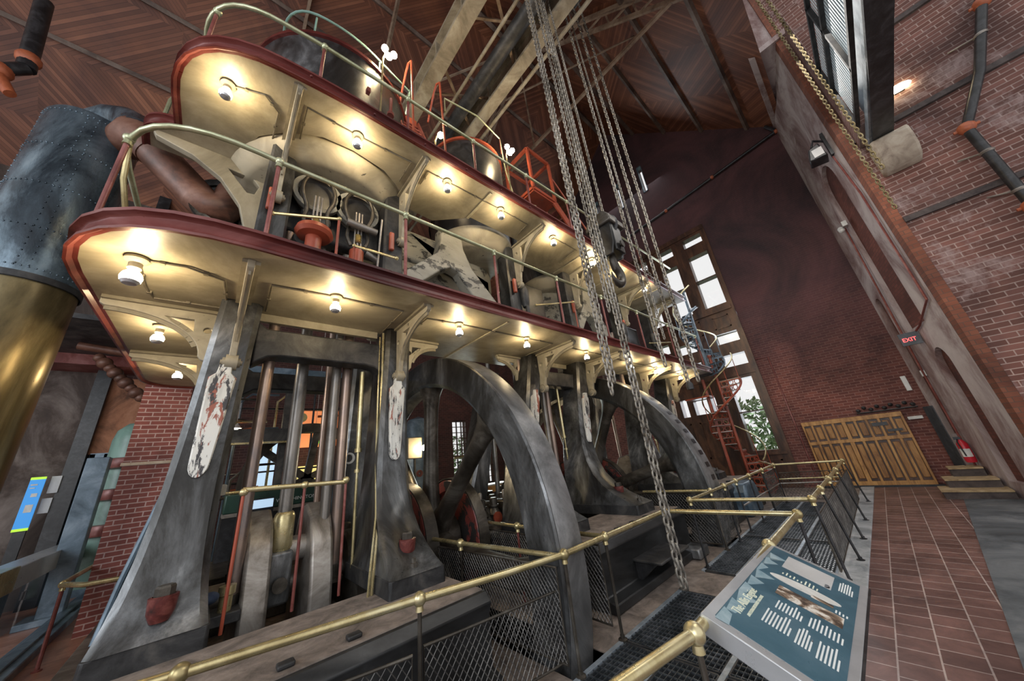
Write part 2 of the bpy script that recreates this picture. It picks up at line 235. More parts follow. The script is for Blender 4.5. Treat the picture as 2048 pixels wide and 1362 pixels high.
# ------------------------------------------------------------------ mesh helpers
ORG = {}
def worg(p):
    return ORG.get(p.name, Vector((0, 0, 0))) if p else Vector((0, 0, 0))
class MB:
    def __init__(s): s.v = []; s.f = []
    def add(s, vs, fs):
        o = len(s.v); s.v += [Vector(v) for v in vs]; s.f += [tuple(i+o for i in f) for f in fs]; return s
    def box(s, x0, x1, y0, y1, z0, z1):
        return s.add([(x0, y0, z0), (x1, y0, z0), (x1, y1, z0), (x0, y1, z0), (x0, y0, z1), (x1, y0, z1), (x1, y1, z1), (x0, y1, z1)],
              [(0, 3, 2, 1), (4, 5, 6, 7), (0, 1, 5, 4), (1, 2, 6, 5), (2, 3, 7, 6), (3, 0, 4, 7)])
    def beam(s, a, b, w, h, up=(0, 0, 1)):
        a = Vector(a); b = Vector(b); d = (b-a).normalized(); u = Vector(up); r = d.cross(u)
        if r.length < 1e-4: r = d.cross(Vector((1, 0, 0)))
        r.normalize(); u = r.cross(d)
        vs = [p+r*(i*w/2)+u*(j*h/2) for p in (a, b) for i, j in ((-1, -1), (1, -1), (1, 1), (-1, 1))]
        return s.add(vs, [(0, 1, 2, 3), (7, 6, 5, 4), (0, 4, 5, 1), (1, 5, 6, 2), (2, 6, 7, 3), (3, 7, 4, 0)])
    def tube(s, pts, r, seg=10, caps=True, closed=False):
        pts = [Vector(p) for p in pts]; n = len(pts); rs = r if isinstance(r, (list, tuple)) else [r]*n
        prev = None; vs = []
        for i, p in enumerate(pts):
            if closed: t = (pts[(i+1) % n]-pts[i-1]).normalized()
            else: t = (pts[min(i+1, n-1)]-pts[max(i-1, 0)]).normalized()
            if prev is None:
                a = Vector((0, 0, 1)) if abs(t.z) < 0.9 else Vector((1, 0, 0)); u = t.cross(a).normalized()
            else:
                u = (prev-t*prev.dot(t)); u = u.normalized() if u.length > 1e-6 else t.orthogonal().normalized()
            prev = u; vv = t.cross(u)
            vs += [p+(u*math.cos(2*PI*k/seg)+vv*math.sin(2*PI*k/seg))*rs[i] for k in range(seg)]
        fs = []
        m = n if closed else n-1
        for i in range(m):
            j = (i+1) % n
            for k in range(seg): fs.append((i*seg+k, i*seg+(k+1) % seg, j*seg+(k+1) % seg, j*seg+k))
        if caps and not closed: fs += [tuple(range(seg-1, -1, -1)), tuple((n-1)*seg+k for k in range(seg))]
        return s.add(vs, fs)
    def lathe(s, prof, c, axis='z', seg=32, a0=0, a1=2*PI, sx=1, sy=1):
        full = abs(a1-a0-2*PI) < 1e-6; n = seg if full else seg+1; vs = []; c = Vector(c)
        for k in range(n):
            a = a0+(a1-a0)*k/seg; ca, sa = math.cos(a)*sx, math.sin(a)*sy
            for r, h in prof:
                p = {'z': (r*ca, r*sa, h), 'x': (h, r*ca, r*sa), 'y': (r*sa, h, r*ca)}[axis]; vs.append(c+Vector(p))
        m = len(prof); fs = []
        for k in range(n if full else n-1):
            j = (k+1) % n
            for i in range(m-1): fs.append((k*m+i, j*m+i, j*m+i+1, k*m+i+1))
        return s.add(vs, fs)
    def prism(s, poly, axis, a, b):
        n = len(poly); vs = []
        for h in (a, b):
            for p, q in poly: vs.append({'x': (h, p, q), 'y': (p, h, q), 'z': (p, q, h)}[axis])
        return s.add(vs, [tuple(range(n-1, -1, -1)), tuple(range(n, 2*n))]+[(i, (i+1) % n, n+(i+1) % n, n+i) for i in range(n)])
    def sphere(s, c, r, seg=12, rings=8, sc=(1, 1, 1)):
        c = Vector(c); vs = [c+Vector((0, 0, r*sc[2]))]
        for i in range(1, rings):
            t = PI*i/rings
            for k in range(seg): vs.append(c+Vector((r*sc[0]*math.sin(t)*math.cos(2*PI*k/seg), r*sc[1]*math.sin(t)*math.sin(2*PI*k/seg), r*sc[2]*math.cos(t))))
        vs.append(c-Vector((0, 0, r*sc[2]))); fs = [(0, 1+k, 1+(k+1) % seg) for k in range(seg)]
        for i in range(rings-2):
            for k in range(seg): a = 1+i*seg+k; b_ = 1+i*seg+(k+1) % seg; fs.append((a, a+seg, b_+seg, b_))
        L = len(vs)-1; o = 1+(rings-2)*seg; fs += [(o+k, L, o+(k+1) % seg) for k in range(seg)]
        return s.add(vs, fs)
    def loft(s, secs):
        n = len(secs[0]); vs = [p for q in secs for p in q]; fs = [tuple(range(n-1, -1, -1)), tuple((len(secs)-1)*n+k for k in range(n))]
        for i in range(len(secs)-1):
            for k in range(n): fs.append((i*n+k, i*n+(k+1) % n, (i+1)*n+(k+1) % n, (i+1)*n+k))
        return s.add(vs, fs)
    def xf(s, mat, start=0):
        for i in range(start, len(s.v)): s.v[i] = mat @ s.v[i]
        return s
    def build(s, name, mat, parent=None, bevel=0, smooth=True, loc=None):
        if isinstance(mat, str): mat = MT[mat]
        po = worg(parent)
        if loc is None:
            if parent: loc = po.copy()
            else:
                xs = [v.x for v in s.v]; ys = [v.y for v in s.v]; zs = [v.z for v in s.v]; loc = Vector(((min(xs)+max(xs))/2, (min(ys)+max(ys))/2, min(zs)))
        loc = Vector(loc)
        me = bpy.data.meshes.new(name); me.from_pydata([tuple(v-loc) for v in s.v], [], s.f); me.materials.append(mat)
        bm = bmesh.new(); bm.from_mesh(me); bmesh.ops.recalc_face_normals(bm, faces=bm.faces); bm.to_mesh(me); bm.free()
        if smooth:
            me.shade_smooth(); me.set_sharp_from_angle(angle=math.radians(38))
        o = bpy.data.objects.new(name, me); COL.objects.link(o)
        if parent: o.parent = parent; o.location = loc-po
        else: o.location = loc
        ORG[o.name] = loc
        if bevel:
            bv = o.modifiers.new('bevel', 'BEVEL'); bv.width = bevel; bv.segments = 2; bv.limit_method = 'ANGLE'; bv.angle_limit = math.radians(40)
        return o
def tag(o, label, cat, group=None, kind=None):
    if label: o['label'] = label
    if cat: o['category'] = cat
    if group: o['group'] = group
    if kind: o['kind'] = kind
    return o
def T(name, loc, label, cat, group=None):
    o = bpy.data.objects.new(name, None); COL.objects.link(o); o.location = loc; o.empty_display_size = 0.1; ORG[o.name] = Vector(loc)
    return tag(o, label, cat, group)
def struct(o): o['kind'] = 'structure'; return o
def rename(o, nm):
    k = ORG.get(o.name); o.name = nm
    if k is not None: ORG[o.name] = k
    return o
def plate(outer, holes, axis, at, thick, name, mat, parent=None, bevel=0.0, res=1):
    # flat plate with cut-outs; outlines in the two axes perpendicular to 'axis'
    cu = bpy.data.curves.new('outline', 'CURVE'); cu.dimensions = '2D'; cu.fill_mode = 'BOTH'; cu.extrude = thick/2; cu.bevel_depth = bevel
    for pts in [outer]+holes:
        sp_ = cu.splines.new('POLY'); sp_.points.add(len(pts)-1); sp_.use_cyclic_u = True
        for i, (p, q) in enumerate(pts): sp_.points[i].co = (p, q, 0, 1)
    to = bpy.data.objects.new('outline', cu); COL.objects.link(to)
    bpy.context.view_layer.update(); dg = bpy.context.evaluated_depsgraph_get(); me = bpy.data.meshes.new_from_object(to.evaluated_get(dg))
    vs = [v.co.copy() for v in me.vertices]; fs = [tuple(p.vertices) for p in me.polygons]
    bpy.data.objects.remove(to); bpy.data.curves.remove(cu); bpy.data.meshes.remove(me)
    g = MB()
    for v in vs: g.v.append(Vector({'x': (at+v.z, v.x, v.y), 'y': (v.x, at+v.z, v.y), 'z': (v.x, v.y, at+v.z)}[axis]))
    g.f = fs
    return g if name is None else g.build(name, mat, parent)
def arc(cx, cy, r, a0, a1, n=12):
    return [(cx+r*math.cos(math.radians(a0+(a1-a0)*i/n)), cy+r*math.sin(math.radians(a0+(a1-a0)*i/n))) for i in range(n+1)]
ORD = ['first', 'second', 'third', 'fourth', 'fifth', 'sixth', 'seventh', 'eighth', 'ninth', 'tenth', 'eleventh', 'twelfth', 'thirteenth', 'fourteenth']

# ================================================================== THE SETTING
XF = 13.8                                  # far wall plane
# floors
g = MB().box(-12, XF, -6.5, 0.74, -0.3, 0); struct(g.build('floor', 'tile', smooth=False))
g = MB().box(-12, -0.64, 0.98, 14, -0.3, 0.0).box(-0.64, 2.2, 7.9, 14, -0.3, 0); struct(rename(g.build('floor', 'boards', smooth=False), 'floor_boards'))
g = MB().box(-0.64, 2.58, 2.39, 7.9, -0.3, -0.01).box(3.07, 6.78, 2.39, 7.9, -0.3, -0.01).box(7.5, XF, 2.39, 7.9, -0.3, -0.01).box(11.22, XF, .98, 2.39, -0.3, -0.01).box(2.2, XF, 8.5, 14, -0.3, -0.01)
g.box(4.78, 5.5, 0.98, 2.42, -0.3, -0.005); struct(rename(g.build('floor', 'dusty', smooth=False), 'floor_engine'))
g = MB().box(-12, XF, -6.5, 14, -2.7, -2.6); struct(rename(g.build('floor', 'iron_dark', smooth=False), 'floor_pit'))
g = MB()
for x0, x1 in ((2.56, 2.58), (3.07, 3.09), (6.76, 6.78), (7.5, 7.52)): g.box(x0, x1, 2.42, 8.5, -2.6, -0.02)
struct(rename(g.build('wall_pit', 'iron_dark', smooth=False), 'wall_pit'))
struct(rename(MB().box(-3, XF, 0.72, 0.99, -0.3, 0.015).build('trim', 'curb', bevel=0.01), 'trim_1'))
struct(rename(MB().box(-1.66, -1.36, 2.6, 14, -0.05, 0.10).box(-1.60, -1.46, 2.6, 14, 0.10, 0.13).build('trim', 'bluegrey', bevel=0.015), 'trim_2'))

# far wall with openings
def wall_holes(y0, y1, z0, z1, holes):
    ys = sorted({y0, y1, *[h[0] for h in holes], *[h[1] for h in holes]}); zs = sorted({z0, z1, *[h[2] for h in holes], *[h[3] for h in holes]})
    out = []
    for a, b_ in zip(ys, ys[1:]):
        for c, d in zip(zs, zs[1:]):
            m_ = ((a+b_)/2, (c+d)/2)
            if not any(h[0] < m_[0] < h[1] and h[2] < m_[1] < h[3] for h in holes): out.append((a, b_, c, d))
    return out
H = [(2.25, 5.75, 0.02, 9.95), (7.0, 7.62, 0.9, 3.85), (3.74, 3.98, 13.2, 14.82), (5.05, 5.30, 13.15, 14.76), (6.33, 6.58, 13.1, 14.6)]
g = MB()
for a, b_, c, d in wall_holes(-6, 14, -0.3, 12.3, [h for h in H if h[2] < 12]): g.box(XF, XF+0.45, a, b_, c, d)
for a, b_, c, d in wall_holes(3.3, 6.9, 12.3, 15.2, [h for h in H if h[2] > 12]): g.box(XF, XF+0.45, a, b_, c, d)
g.prism([(-1.05, 12.3), (3.3, 12.3), (3.3, 16.6)], 'x', XF, XF+0.45).prism([(6.9, 12.3), (11.2, 12.3), (6.9, 16.6)], 'x', XF, XF+0.45)
g.prism([(3.3, 15.2), (6.9, 15.2), (6.9, 16.6), (5.1, 18.4), (3.3, 16.6)], 'x', XF, XF+0.45)
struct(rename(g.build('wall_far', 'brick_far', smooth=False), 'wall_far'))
# right wall of the aisle (runs back to the tower corner), with blind arches
K = 0.65/3.4
def WR(x, z, d=0.0): return Vector((x+d*0.19, -1.6+K*(x-10.4)-d, z))     # d = depth behind the face
def arch(xc, hw, z0, z1, n=10):
    zc = z1-hw*1.3
    return [(xc-hw, z0), (xc+hw, z0)]+[(xc+hw*math.cos(PI*i/n), zc+hw*1.3*math.sin(PI*i/n)) for i in range(n+1)]
ar = [arch(12.1, 0.55, 3.7, 8.75), arch(13.38, 0.22, 1.2, 4.9), arch(12.08, 0.33, 0.02, 3.1)]
outer = [(10.4, -0.3), (13.8, -0.3), (13.8, 12.4), (10.4, 12.4)]
ar[2] = arch(11.75, 0.30, 0.3, 3.1)
pg = plate(outer, [ar[0], ar[1], ar[2]], 'y', 0, 0.10, None, None)
pg.v = [WR(v.x, v.z, 0.05-v.y) for v in pg.v]
struct(rename(pg.build('wall_right', 'plaster', smooth=False), 'wall_right'))
g = MB(); p = [WR(10.4, -0.3, 0.1), WR(13.8, -0.3, 0.1), WR(13.8, 12.4, 0.1), WR(10.4, 12.4, 0.1)]; q = [v+Vector((0, -0.2, 0)) for v in p]
g.loft([p, q]); struct(rename(g.build('wall_niche', 'brick_niche', smooth=False), 'wall_right_recess'))
# brick quoin edge and the tower face
g = MB(); g.loft([[Vector((10.36, -1.74, z)), Vector((10.36, -1.585, z)), Vector((10.60, -1.54, z)), Vector((10.62, -1.74, z))] for z in (-0.3, 16)])
struct(rename(g.build('trim', 'trimbrick', smooth=False), 'trim_3'))
g = MB().box(10.4, 10.9, -7, -1.72, -0.3, 16); struct(rename(g.build('wall_tower', 'brick_near', smooth=False), 'wall_tower'))
g = MB()
for z in (5.62, 7.95, 10.3): g.box(10.33, 10.42, -7, -1.74, z, z+0.12)
struct(rename(g.build('trim', 'stepdark', smooth=False), 'trim_4'))
struct(rename(MB().box(10.385, 10.41, -7, -1.98, -0.3, 2.05).build('trim', 'stone', smooth=False), 'trim_5'))
struct(rename(MB().box(10.4, 10.9, -1.62, -1.0, 12.35, 16).build('wall_eave', 'plaster', smooth=False), 'wall_right_upper'))
struct(rename(MB().box(10.3, 13.8, -2.1, -0.95, 12.22, 12.4).build('ceiling_eave', 'plaster', smooth=False), 'ceiling_eave'))
# roof
ZR = lambda y: 18.4-abs(y-5.1)
g = MB(); g.loft([[Vector((x, y, ZR(y)+k)) for y, k in ((-1.2, 0), (5.1, 0), (13.3, 0), (13.3, 0.15), (5.1, 0.15), (-1.2, 0.15))] for x in (-14, XF)])
struct(rename(g.build('ceiling', 'roof', smooth=False), 'ceiling'))
# left side: wall with a dark pilaster, opening and a lit back room
g = MB().box(-14, -2.42, 13.0, 13.3, -0.3, 12).box(-2.42, -2.25, 12.85, 13.3, -0.3, 12); struct(rename(g.build('wall_left', 'darkplaster', smooth=False), 'wall_left'))
struct(rename(MB().box(-2.5, -2.24, 12.7, 12.99, -0.3, 12).build('trim', 'black', smooth=False), 'trim_6'))
g = MB()
for a, b_, c, d in wall_holes(-2.25, XF, -0.3, 12.0, [(8.0, 8.75, 0.9, 3.7), (9.35, 10.3, 0.9, 3.7), (-1.5, -0.9, 4.6, 5.4)]): g.box(a, b_, 13.0, 13.3, c, d)
struct(rename(g.build('wall_back', 'wallbrown', smooth=False), 'wall_back'))
# window frames and panes of the far wall
def win(n, fm, bars, panes, glassx=XF+0.12, mat='walnut'):
    g = MB()
    for b_ in bars: g.box(*b_)
    o = struct(rename(g.build('window', mat, smooth=False), 'window_%d' % n))
    for y0, y1, z0, z1 in panes:
        MB().box(glassx, glassx+0.012, y0, y1, z0, z1).build('pane', 'glass', o, smooth=False)
    return o
P = [(2.42, 3.14, 9.35, 9.75), (3.62, 4.28, 9.32, 9.72), (4.80, 5.45, 9.30, 9.70),
     (2.40, 3.14, 7.74, 8.86), (2.40, 3.14, 6.5, 7.70), (3.62, 4.28, 7.70, 8.82), (3.62, 4.28, 6.5, 7.66), (4.80, 5.45, 7.7, 8.8), (4.80, 5.45, 6.45, 7.66),
     (2.42, 3.16, 4.97, 5.36), (3.9, 4.6, 4.97, 5.36), (2.43, 3.17, 4.08, 4.52), (3.9, 4.6, 4.08, 4.52), (4.9, 5.5, 5.2, 5.6),
     (2.50, 3.22, 2.46, 3.61), (2.50, 3.22, 1.15, 2.42), (4.85, 5.10, 2.56, 3.22), (4.12, 4.62, 2.58, 3.10), (3.83, 3.99, 2.62, 3.12)]
bars = [(XF-0.04, XF+0.3, a, b_, c, d) for a, b_, c, d in wall_holes(2.25, 5.75, 0.02, 9.95, P)]
bars += [(XF-0.07, XF-0.04, 2.22, 2.34, 0, 10.05), (XF-0.09, XF-0.04, 2.25, 5.75, 9.86, 10.06), (XF-0.12, XF-0.04, 2.3, 5.7, 6.2, 6.36), (XF-0.08, XF-0.04, 2.3, 5.7, 3.72, 3.86), (XF-0.12, XF-0.04, 2.3, 3.5, 1.0, 1.08)]
for y0, y1, z0, z1 in ((2.5, 3.05, 5.55, 6.05), (3.5, 4.3, 5.5, 6.1), (4.6, 5.4, 5.9, 6.1), (4.0, 4.6, 1.0, 2.3), (4.9, 5.5, 1.0, 2.3), (2.5, 3.2, 0.2, 0.85)):
    bars += [(XF-0.06, XF-0.04, y0, y1, z0, z0+0.05), (XF-0.06, XF-0.04, y0, y1, z1-0.05, z1), (XF-0.06, XF-0.04, y0, y0+0.05, z0, z1), (XF-0.06, XF-0.04, y1-0.05, y1, z0, z1)]
win(1, None, bars, P)
for n, (a, b_, c, d) in zip((2, 3, 4), H[2:]):
    win(n, None, [(XF-0.02, XF+0.2, a, b_, c, c+0.04), (XF-0.02, XF+0.2, a, b_, d-0.05, d), (XF-0.02, XF+0.2, a, a+0.03, c, d), (XF-0.02, XF+0.2, b_-0.03, b_, c, d)], [(a+.03, b_-.03, c+.04, d-.05)], mat='bluegrey')
win(5, None, [(XF-0.03, XF+0.2, 7.0, 7.06, 0.9, 3.85), (XF-0.03, XF+0.2, 7.56, 7.62, 0.9, 3.85), (XF-0.03, XF+0.2, 7.0, 7.62, 2.35, 2.42), (XF-0.03, XF+0.2, 7.0, 7.62, 0.9, 0.98), (XF-0.03, XF+0.2, 7.0, 7.62, 3.78, 3.85)], [(7.06, 7.56, .98, 2.35), (7.06, 7.56, 2.42, 3.78)])
for n, (x0, x1) in zip((6, 7), ((8.0, 8.75), (9.35, 10.3))):
    g = MB()
    k = int((x1-x0)/0.19)
    for i in range(k+1): xx = x0+(x1-x0)*i/k; g.box(xx-0.012, xx+0.012, 13.0, 13.1, 0.9, 3.7)
    for i in range(12): zz = 0.9+2.8*i/11; g.box(x0, x1, 13.0, 13.1, zz-(0.03 if i in (0, 5, 11) else 0.012), zz+(0.03 if i in (0, 5, 11) else 0.012))
    o = struct(rename(g.build('window', 'walnut', smooth=False), 'window_%d' % n)); MB().box(x0, x1, 13.12, 13.13, 0.9, 3.7).build('pane', 'glass', o, smooth=False)
# planting and sky seen outside the low windows
def shrub(loc, r, h, label, seed):
    rnd = random.Random(seed); g = MB()
    for i in range(900):
        a = rnd.uniform(0, 2*PI); rr = r*math.sqrt(rnd.random()); z = rnd.uniform(0.05, 1)*h; rr *= math.sin(min(1, z/h*1.2+0.2)*PI*0.5+0.3)
        p = Vector(loc)+Vector((rr*math.cos(a), rr*math.sin(a), z)); d = Vector((rnd.uniform(-1, 1), rnd.uniform(-1, 1), rnd.uniform(-1, 1))).normalized()*0.16; e = d.orthogonal().normalized()*0.07
        g.add([p-d, p+e, p+d, p-e], [(0, 1, 2, 3)])
    g.tube([Vector(loc), Vector(loc)+Vector((0, 0, h*0.8))], [0.06, 0.02], 6)
    tag(g.build('garden_shrub', 'leaf', smooth=False), label, 'shrub')
shrub((16.2, 3.1, 0), 1.3, 3.0, 'leafy green shrub outside the tall lower window beside the spiral stair', 3)
shrub((16.0, 7.8, 0), 1.2, 3.6, 'green shrub outside the narrow window seen through the second flywheel', 4)
shrub((8.9, 15.2, 0), 1.8, 3.2, 'green shrub outside the leaded windows of the back wall', 5)
struct(rename(MB().box(XF+0.5, 40, -10, 24, -0.35, -0.3).box(-14, XF+.5, 13.3, 40, -.35, -.3).build('floor', 'leaf', smooth=False), 'floor_garden'))
# panelled oak door on the far wall
dm = MB().box(XF-0.09, XF, -0.42, 1.70, 0.04, 1.86)
door = struct(rename(dm.build('door', 'walnut', smooth=False), 'door_1'))  # dark backing paints groove shade between the oak frame and panels
g = MB(); ys = [1.70-0.0]; n = 9
W_ = 2.12
for z0, z1 in ((0.04, 0.15), (1.18, 1.27), (1.74, 1.86)): g.box(XF-0.15, XF-0.10, -0.42, 1.70, z0, z1)
for i in range(n+1):
    y = 1.70-W_*i/n; hw = 0.055 if i not in (0, n, 4) else 0.09
    g.box(XF-0.145, XF-0.10, max(-0.42, y-hw/2), min(1.70, y+hw/2), 0.04, 1.86)
g.build('door_frame', 'oak', door, bevel=0.006)
g = MB()
for i in range(n):
    y = 1.70-W_*(i+0.5)/n
    for z0, z1 in ((0.2, 1.13), (1.31, 1.7)): g.box(XF-0.12, XF-0.10, y-0.062, y+0.062, z0+.02, z1-.02)
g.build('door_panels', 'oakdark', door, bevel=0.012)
g = MB().box(XF-0.16, XF-0.145, -0.08, 0.22, 1.55, 1.64).box(XF-0.16, XF-.145, -.30, -.02, 1.38, 1.44); g.build('door_hinge', 'black', door)
struct(rename(MB().box(XF-0.16, XF, -0.52, 1.9, 0, 0.05).build('trim', 'black'), 'trim_7'))
# corner shadow-dark vertical pipe chase and horizontal wall pipe

# ================================================================== ROOF FRAMING
tr = 0
for x, lab in ((0.1, 'lattice roof truss above the near end of the engine'), (7.15, 'lattice roof truss crossing above the hanging chains')):
    t = T('roof_truss', (x, 5.1, 16), lab, 'roof truss', 'lattice roof trusses')
    for sg in (-1, 1):
        g = MB(); n = 16
        top = lambda s: Vector((x, 5.1+sg*s, 18.3-s)); bot = lambda s: Vector((x, 5.1+sg*s, 18.3-s))-Vector((0, sg*0.35, 0.35))
        for s0, s1 in ((0.0, 6.2),):
            g.beam(top(s0), top(s1), 0.14, 0.09, (1, 0, 0)); g.beam(bot(s0), bot(s1), 0.12, 0.07, (1, 0, 0))
        for i in range(n):
            a = 0.2+6.0*i/n; b_ = 0.2+6.0*(i+1)/n
            g.beam(top(a) if i % 2 else bot(a), bot(b_) if i % 2 else top(b_), 0.05, 0.04, (1, 0, 0))
        g.build('rafter', 'truss', t, smooth=False)
    g = MB().beam((x, -0.6, 12.5), (x, 10.8, 12.5), 0.08, 0.1); g.beam((x, 5.1, 18), (x, 5.1, 12.5), 0.05, 0.05)
    if x > 5: g.build('tie_rod', 'truss', t)
k = 0
names = ['lowest', 'second lowest', 'middle', 'second highest', 'highest']
for sg, side in ((-1, 'aisle'), (1, 'boiler')):
    for i, s in enumerate((5.4, 4.1, 2.8, 1.5)):
        y = 5.1+sg*s; z = 18.4-s-0.07
        g = MB().beam((-13.5, y, z), (XF-0.02, y, z), 0.11, 0.14, (0, sg, 1))
        tag(g.build('roof_purlin', 'purlin', smooth=False), '%s long purlin under the %s side roof slope' % (['lowest', 'second lowest', 'second highest', 'highest'][i], side), 'roof purlin', 'roof purlins')
tag(MB().beam((-13.5, 5.1, 18.25), (XF-.02, 5.1, 18.25), .16, .2).build('ridge_beam', 'purlin'), 'long ridge beam at the peak of the boarded roof', 'roof beam')
# overhead crane bridge
t = T('crane_bridge', (3.2, 5, 10.8), 'khaki painted overhead crane bridge with two girders and a dark drive shaft', 'crane')
for x0, wd in ((2.68, 0.34), (4.25, 0.30)):
    g = MB().box(x0-wd/2, x0+wd/2, -3.0, 12.5, 10.86, 10.94).box(x0-wd/2, x0+wd/2, -3, 12.5, 11.5, 11.58).box(x0-0.03, x0+0.03, -3, 12.5, 10.94, 11.5)
    for i in range(14): g.box(x0-wd/2+.02, x0+wd/2-.02, -2.5+i*1.1, -2.46+i*1.1, 10.94, 11.5)
    g.build('girder', 'crane', t, smooth=False)
g = MB().tube([(3.72, -3, 11.0), (3.72, 12.5, 11.0)], 0.17, 16); g.build('drive_shaft', 'iron_dark', t)
g = MB().tube([(4.62, -3, 10.95), (4.62, 12.5, 10.95)], 0.05, 8).tube([(3.42, -3, 11.05), (3.42, 12.5, 11.05)], 0.04, 8); g.build('tube_rail', 'crane', t)
g = MB()
for y in (2.2, 4.2, 6.4): MB().beam((2.68, y, 11.2), (4.25, y+1.0, 11.2), 0.07, 0.07).beam((2.68, y+1, 11.2), (4.25, y, 11.2), .05, .05).build('brace', 'truss', t, smooth=False)
g = MB().box(2.9, 6.2, 1.6, 2.1, 14.4, 14.6); g.build('trolley', 'iron_dark', t, bevel=0.03)
g = MB()
for x in (3.4, 3.8, 4.2, 4.45): MB().lathe([(0.0, -0.05), (0.2, -0.05), (0.2, 0.05), (0, 0.05)], (x, 1.85, 14.4), 'x', 16).build('sheave', 'iron', t)
t = T('cross_bracing', (6, 3, 13), 'pair of thin crossing tie bars under the roof beside the crane', 'tie bars')
g = MB().beam((3.2, 5.8, 12.8), (7.3, 0.55, 13.85), .05, .05); g.build('tie_bar', 'truss', t); MB().beam((5.2, 4.5, 12.4), (8.3, 1.2, 14.4), .04, .04).build('tie_bar', 'truss', t)
t = T('raking_post', (1.9, 6.5, 12), 'pale raking posts and struts meeting under the roof above the black drum', 'roof strut')
MB().beam((1.9, 6.3, 11.5), (2.3, 5.4, 17.5), .09, .09).build('strut', 'truss', t); MB().beam((1.9, 6.3, 12.2), (0.9, 6.9, 12.2), .12, .1).build('strut', 'truss', t); MB().beam((2.0, 6.3, 12.6), (3.1, 7.2, 9.6), .05, .05).build('strut', 'truss', t)
tag(MB().box(0.35, 1.75, 6.7, 7.0, 10.0, 11.9).build('roof_duct', 'crane', bevel=.03), 'broad tan boxed duct hanging under the roof above the black drum', 'duct')
# sprinkler / drain pipes
t = T('wall_pipe', (XF-0.1, 1.5, 11.7), 'long black pipe crossing high on the far wall', 'pipe')
MB().tube([(XF-0.12, -0.95, 12.0), (XF-0.12, 3.6, 11.5), (XF-.12, 6, 11.3)], 0.055, 10).build('run', 'black', t)
MB().tube([(XF-0.12, -0.75, 12.45), (XF-0.12, -0.95, 12.0)], 0.06, 10).build('elbow', 'black', t)
for cy_, cz_ in ((-0.95, 12.0), (1.3, 11.76), (3.3, 11.53)): MB().sphere((XF-0.12, cy_, cz_), 0.08).build('coupling', 'orange', t)
t = T('sprinkler_main', (10.1, -3.6, 8), 'thick black pipe with orange couplings running down the tower brick wall', 'pipe')
pa = [(10.2, -4.75, 11.5), (10.2, -4.1, 9.35), (10.2, -3.55, 7.95), (10.2, -3.02, 6.95)]; pb = [(10.2, -3.02, 6.95), (10.2, -3.02, 5.1), (10.2, -3.02, 3.0)]
MB().tube(pa, 0.075, 12).build('pipe', 'black', t); MB().tube(pb, 0.075, 12).build('pipe', 'black', t)
for p in ((10.2, -4.1, 9.35), (10.2, -3.02, 6.95), (10.2, -3.02, 5.0)):
    MB().sphere(p, 0.125).tube([Vector(p)-Vector((0, 0.16, 0)), Vector(p)+Vector((0, .16, 0))], 0.03, 6).build('coupling', 'orange', t)
for z in (8.7, 6.3, 5.35): MB().tube([(10.2, -3.02 if z < 7 else -3.84, z), (10.4, -2.75 if z < 7 else -3.5, z+.15)], 0.018, 6).lathe([(0.08, -0.03), (0.1, 0), (0.08, 0.03)], (10.2, -3.02 if z < 7 else -3.84, z), 'z', 12).build('hanger', 'steel', t)
t = T('standpipe_branch', (-4.1, 9, 10), 'dark roof pipe with orange couplings at the upper left corner', 'pipe')
MB().tube([(-4.25, 9, 12.2), (-4.05, 9, 10.6), (-4.0, 9, 10.2)], 0.13, 12).build('pipe', 'black', t)
MB().tube([(-4.0, 9, 10.2), (-4.25, 8.9, 9.75), (-4.45, 8.9, 9.5)], 0.11, 12).build('pipe', 'black', t)
for p in ((-4.03, 9, 10.45), (-4.2, 8.95, 9.85)): MB().sphere(p, 0.17).build('coupling', 'orange', t)
MB().tube([(-4.2, 8.95, 9.7), (-3.95, 8.9, 9.35)], [.13, .08], 12).build('branch', 'orange', t)
tag(MB().tube([(XF-.03, 2.3, 4.14), (XF-.03, 1.85, 4.12), (XF-.03, 1.85, 0.1)], .018, 6).build('wall_conduit', 'maroon'), 'thin conduit dropping down the far brick wall beside the window', 'conduit')

# ================================================================== RIGHT WALL FITTINGS
# crane runway and clerestory louvres over the aisle
t = T('runway_girder', (8, -1.9, 7.5), 'dark riveted crane runway girder ending on a stone corbel', 'girder')
MB().loft([[Vector((x, y-(10.4-x)*-0.02, z)) for y, z in ((-1.93, 7.5), (-2.24, 7.5), (-2.24, 7.58), (-1.93, 7.58))] for x in (10.4, -1)]).build('lower_flange', 'black', t)
MB().box(-1, 10.35, -2.20, -2.14, 7.58, 8.3).build('web', 'iron_dark', t)
MB().box(-1, 10.38, -1.93, -1.87, 7.56, 7.72).build('edge_angle', 'strip', t)
g = MB().lathe([(0.0, -2.45), (0.30, -2.45), (0.34, -2.40), (0.34, -1.84), (0.30, -1.80), (0, -1.80)], (10.35, 0, 7.12), 'y', 20, -PI/2-0.0, PI/2*0+PI*0.5)
g = MB().prism([(10.4, 6.78), (10.4, 7.5), (9.85, 7.5), (9.85, 7.22), (9.92, 7.0), (10.1, 6.83)], 'y', -2.42, -1.84)
tag(g.build('stone_corbel', 'stone', bevel=0.05), 'rounded buff stone corbel under the end of the runway girder', 'corbel')
t = T('louvred_clerestory', (7, -1.8, 8.6), 'tall louvred clerestory glazing with pale slats above the runway girder', 'louvre')
g = MB()
x = -0.5
while x < 9.35:
    g.box(x, x+0.045, -1.804, -1.80, 7.75, 9.6); x += 0.10
g.build('slats', 'slat', t, smooth=False)
g = MB()
for z in (7.72, 8.9, 9.62): g.box(-0.5, 9.4, -1.79, -1.72, z-0.04, z+0.04)
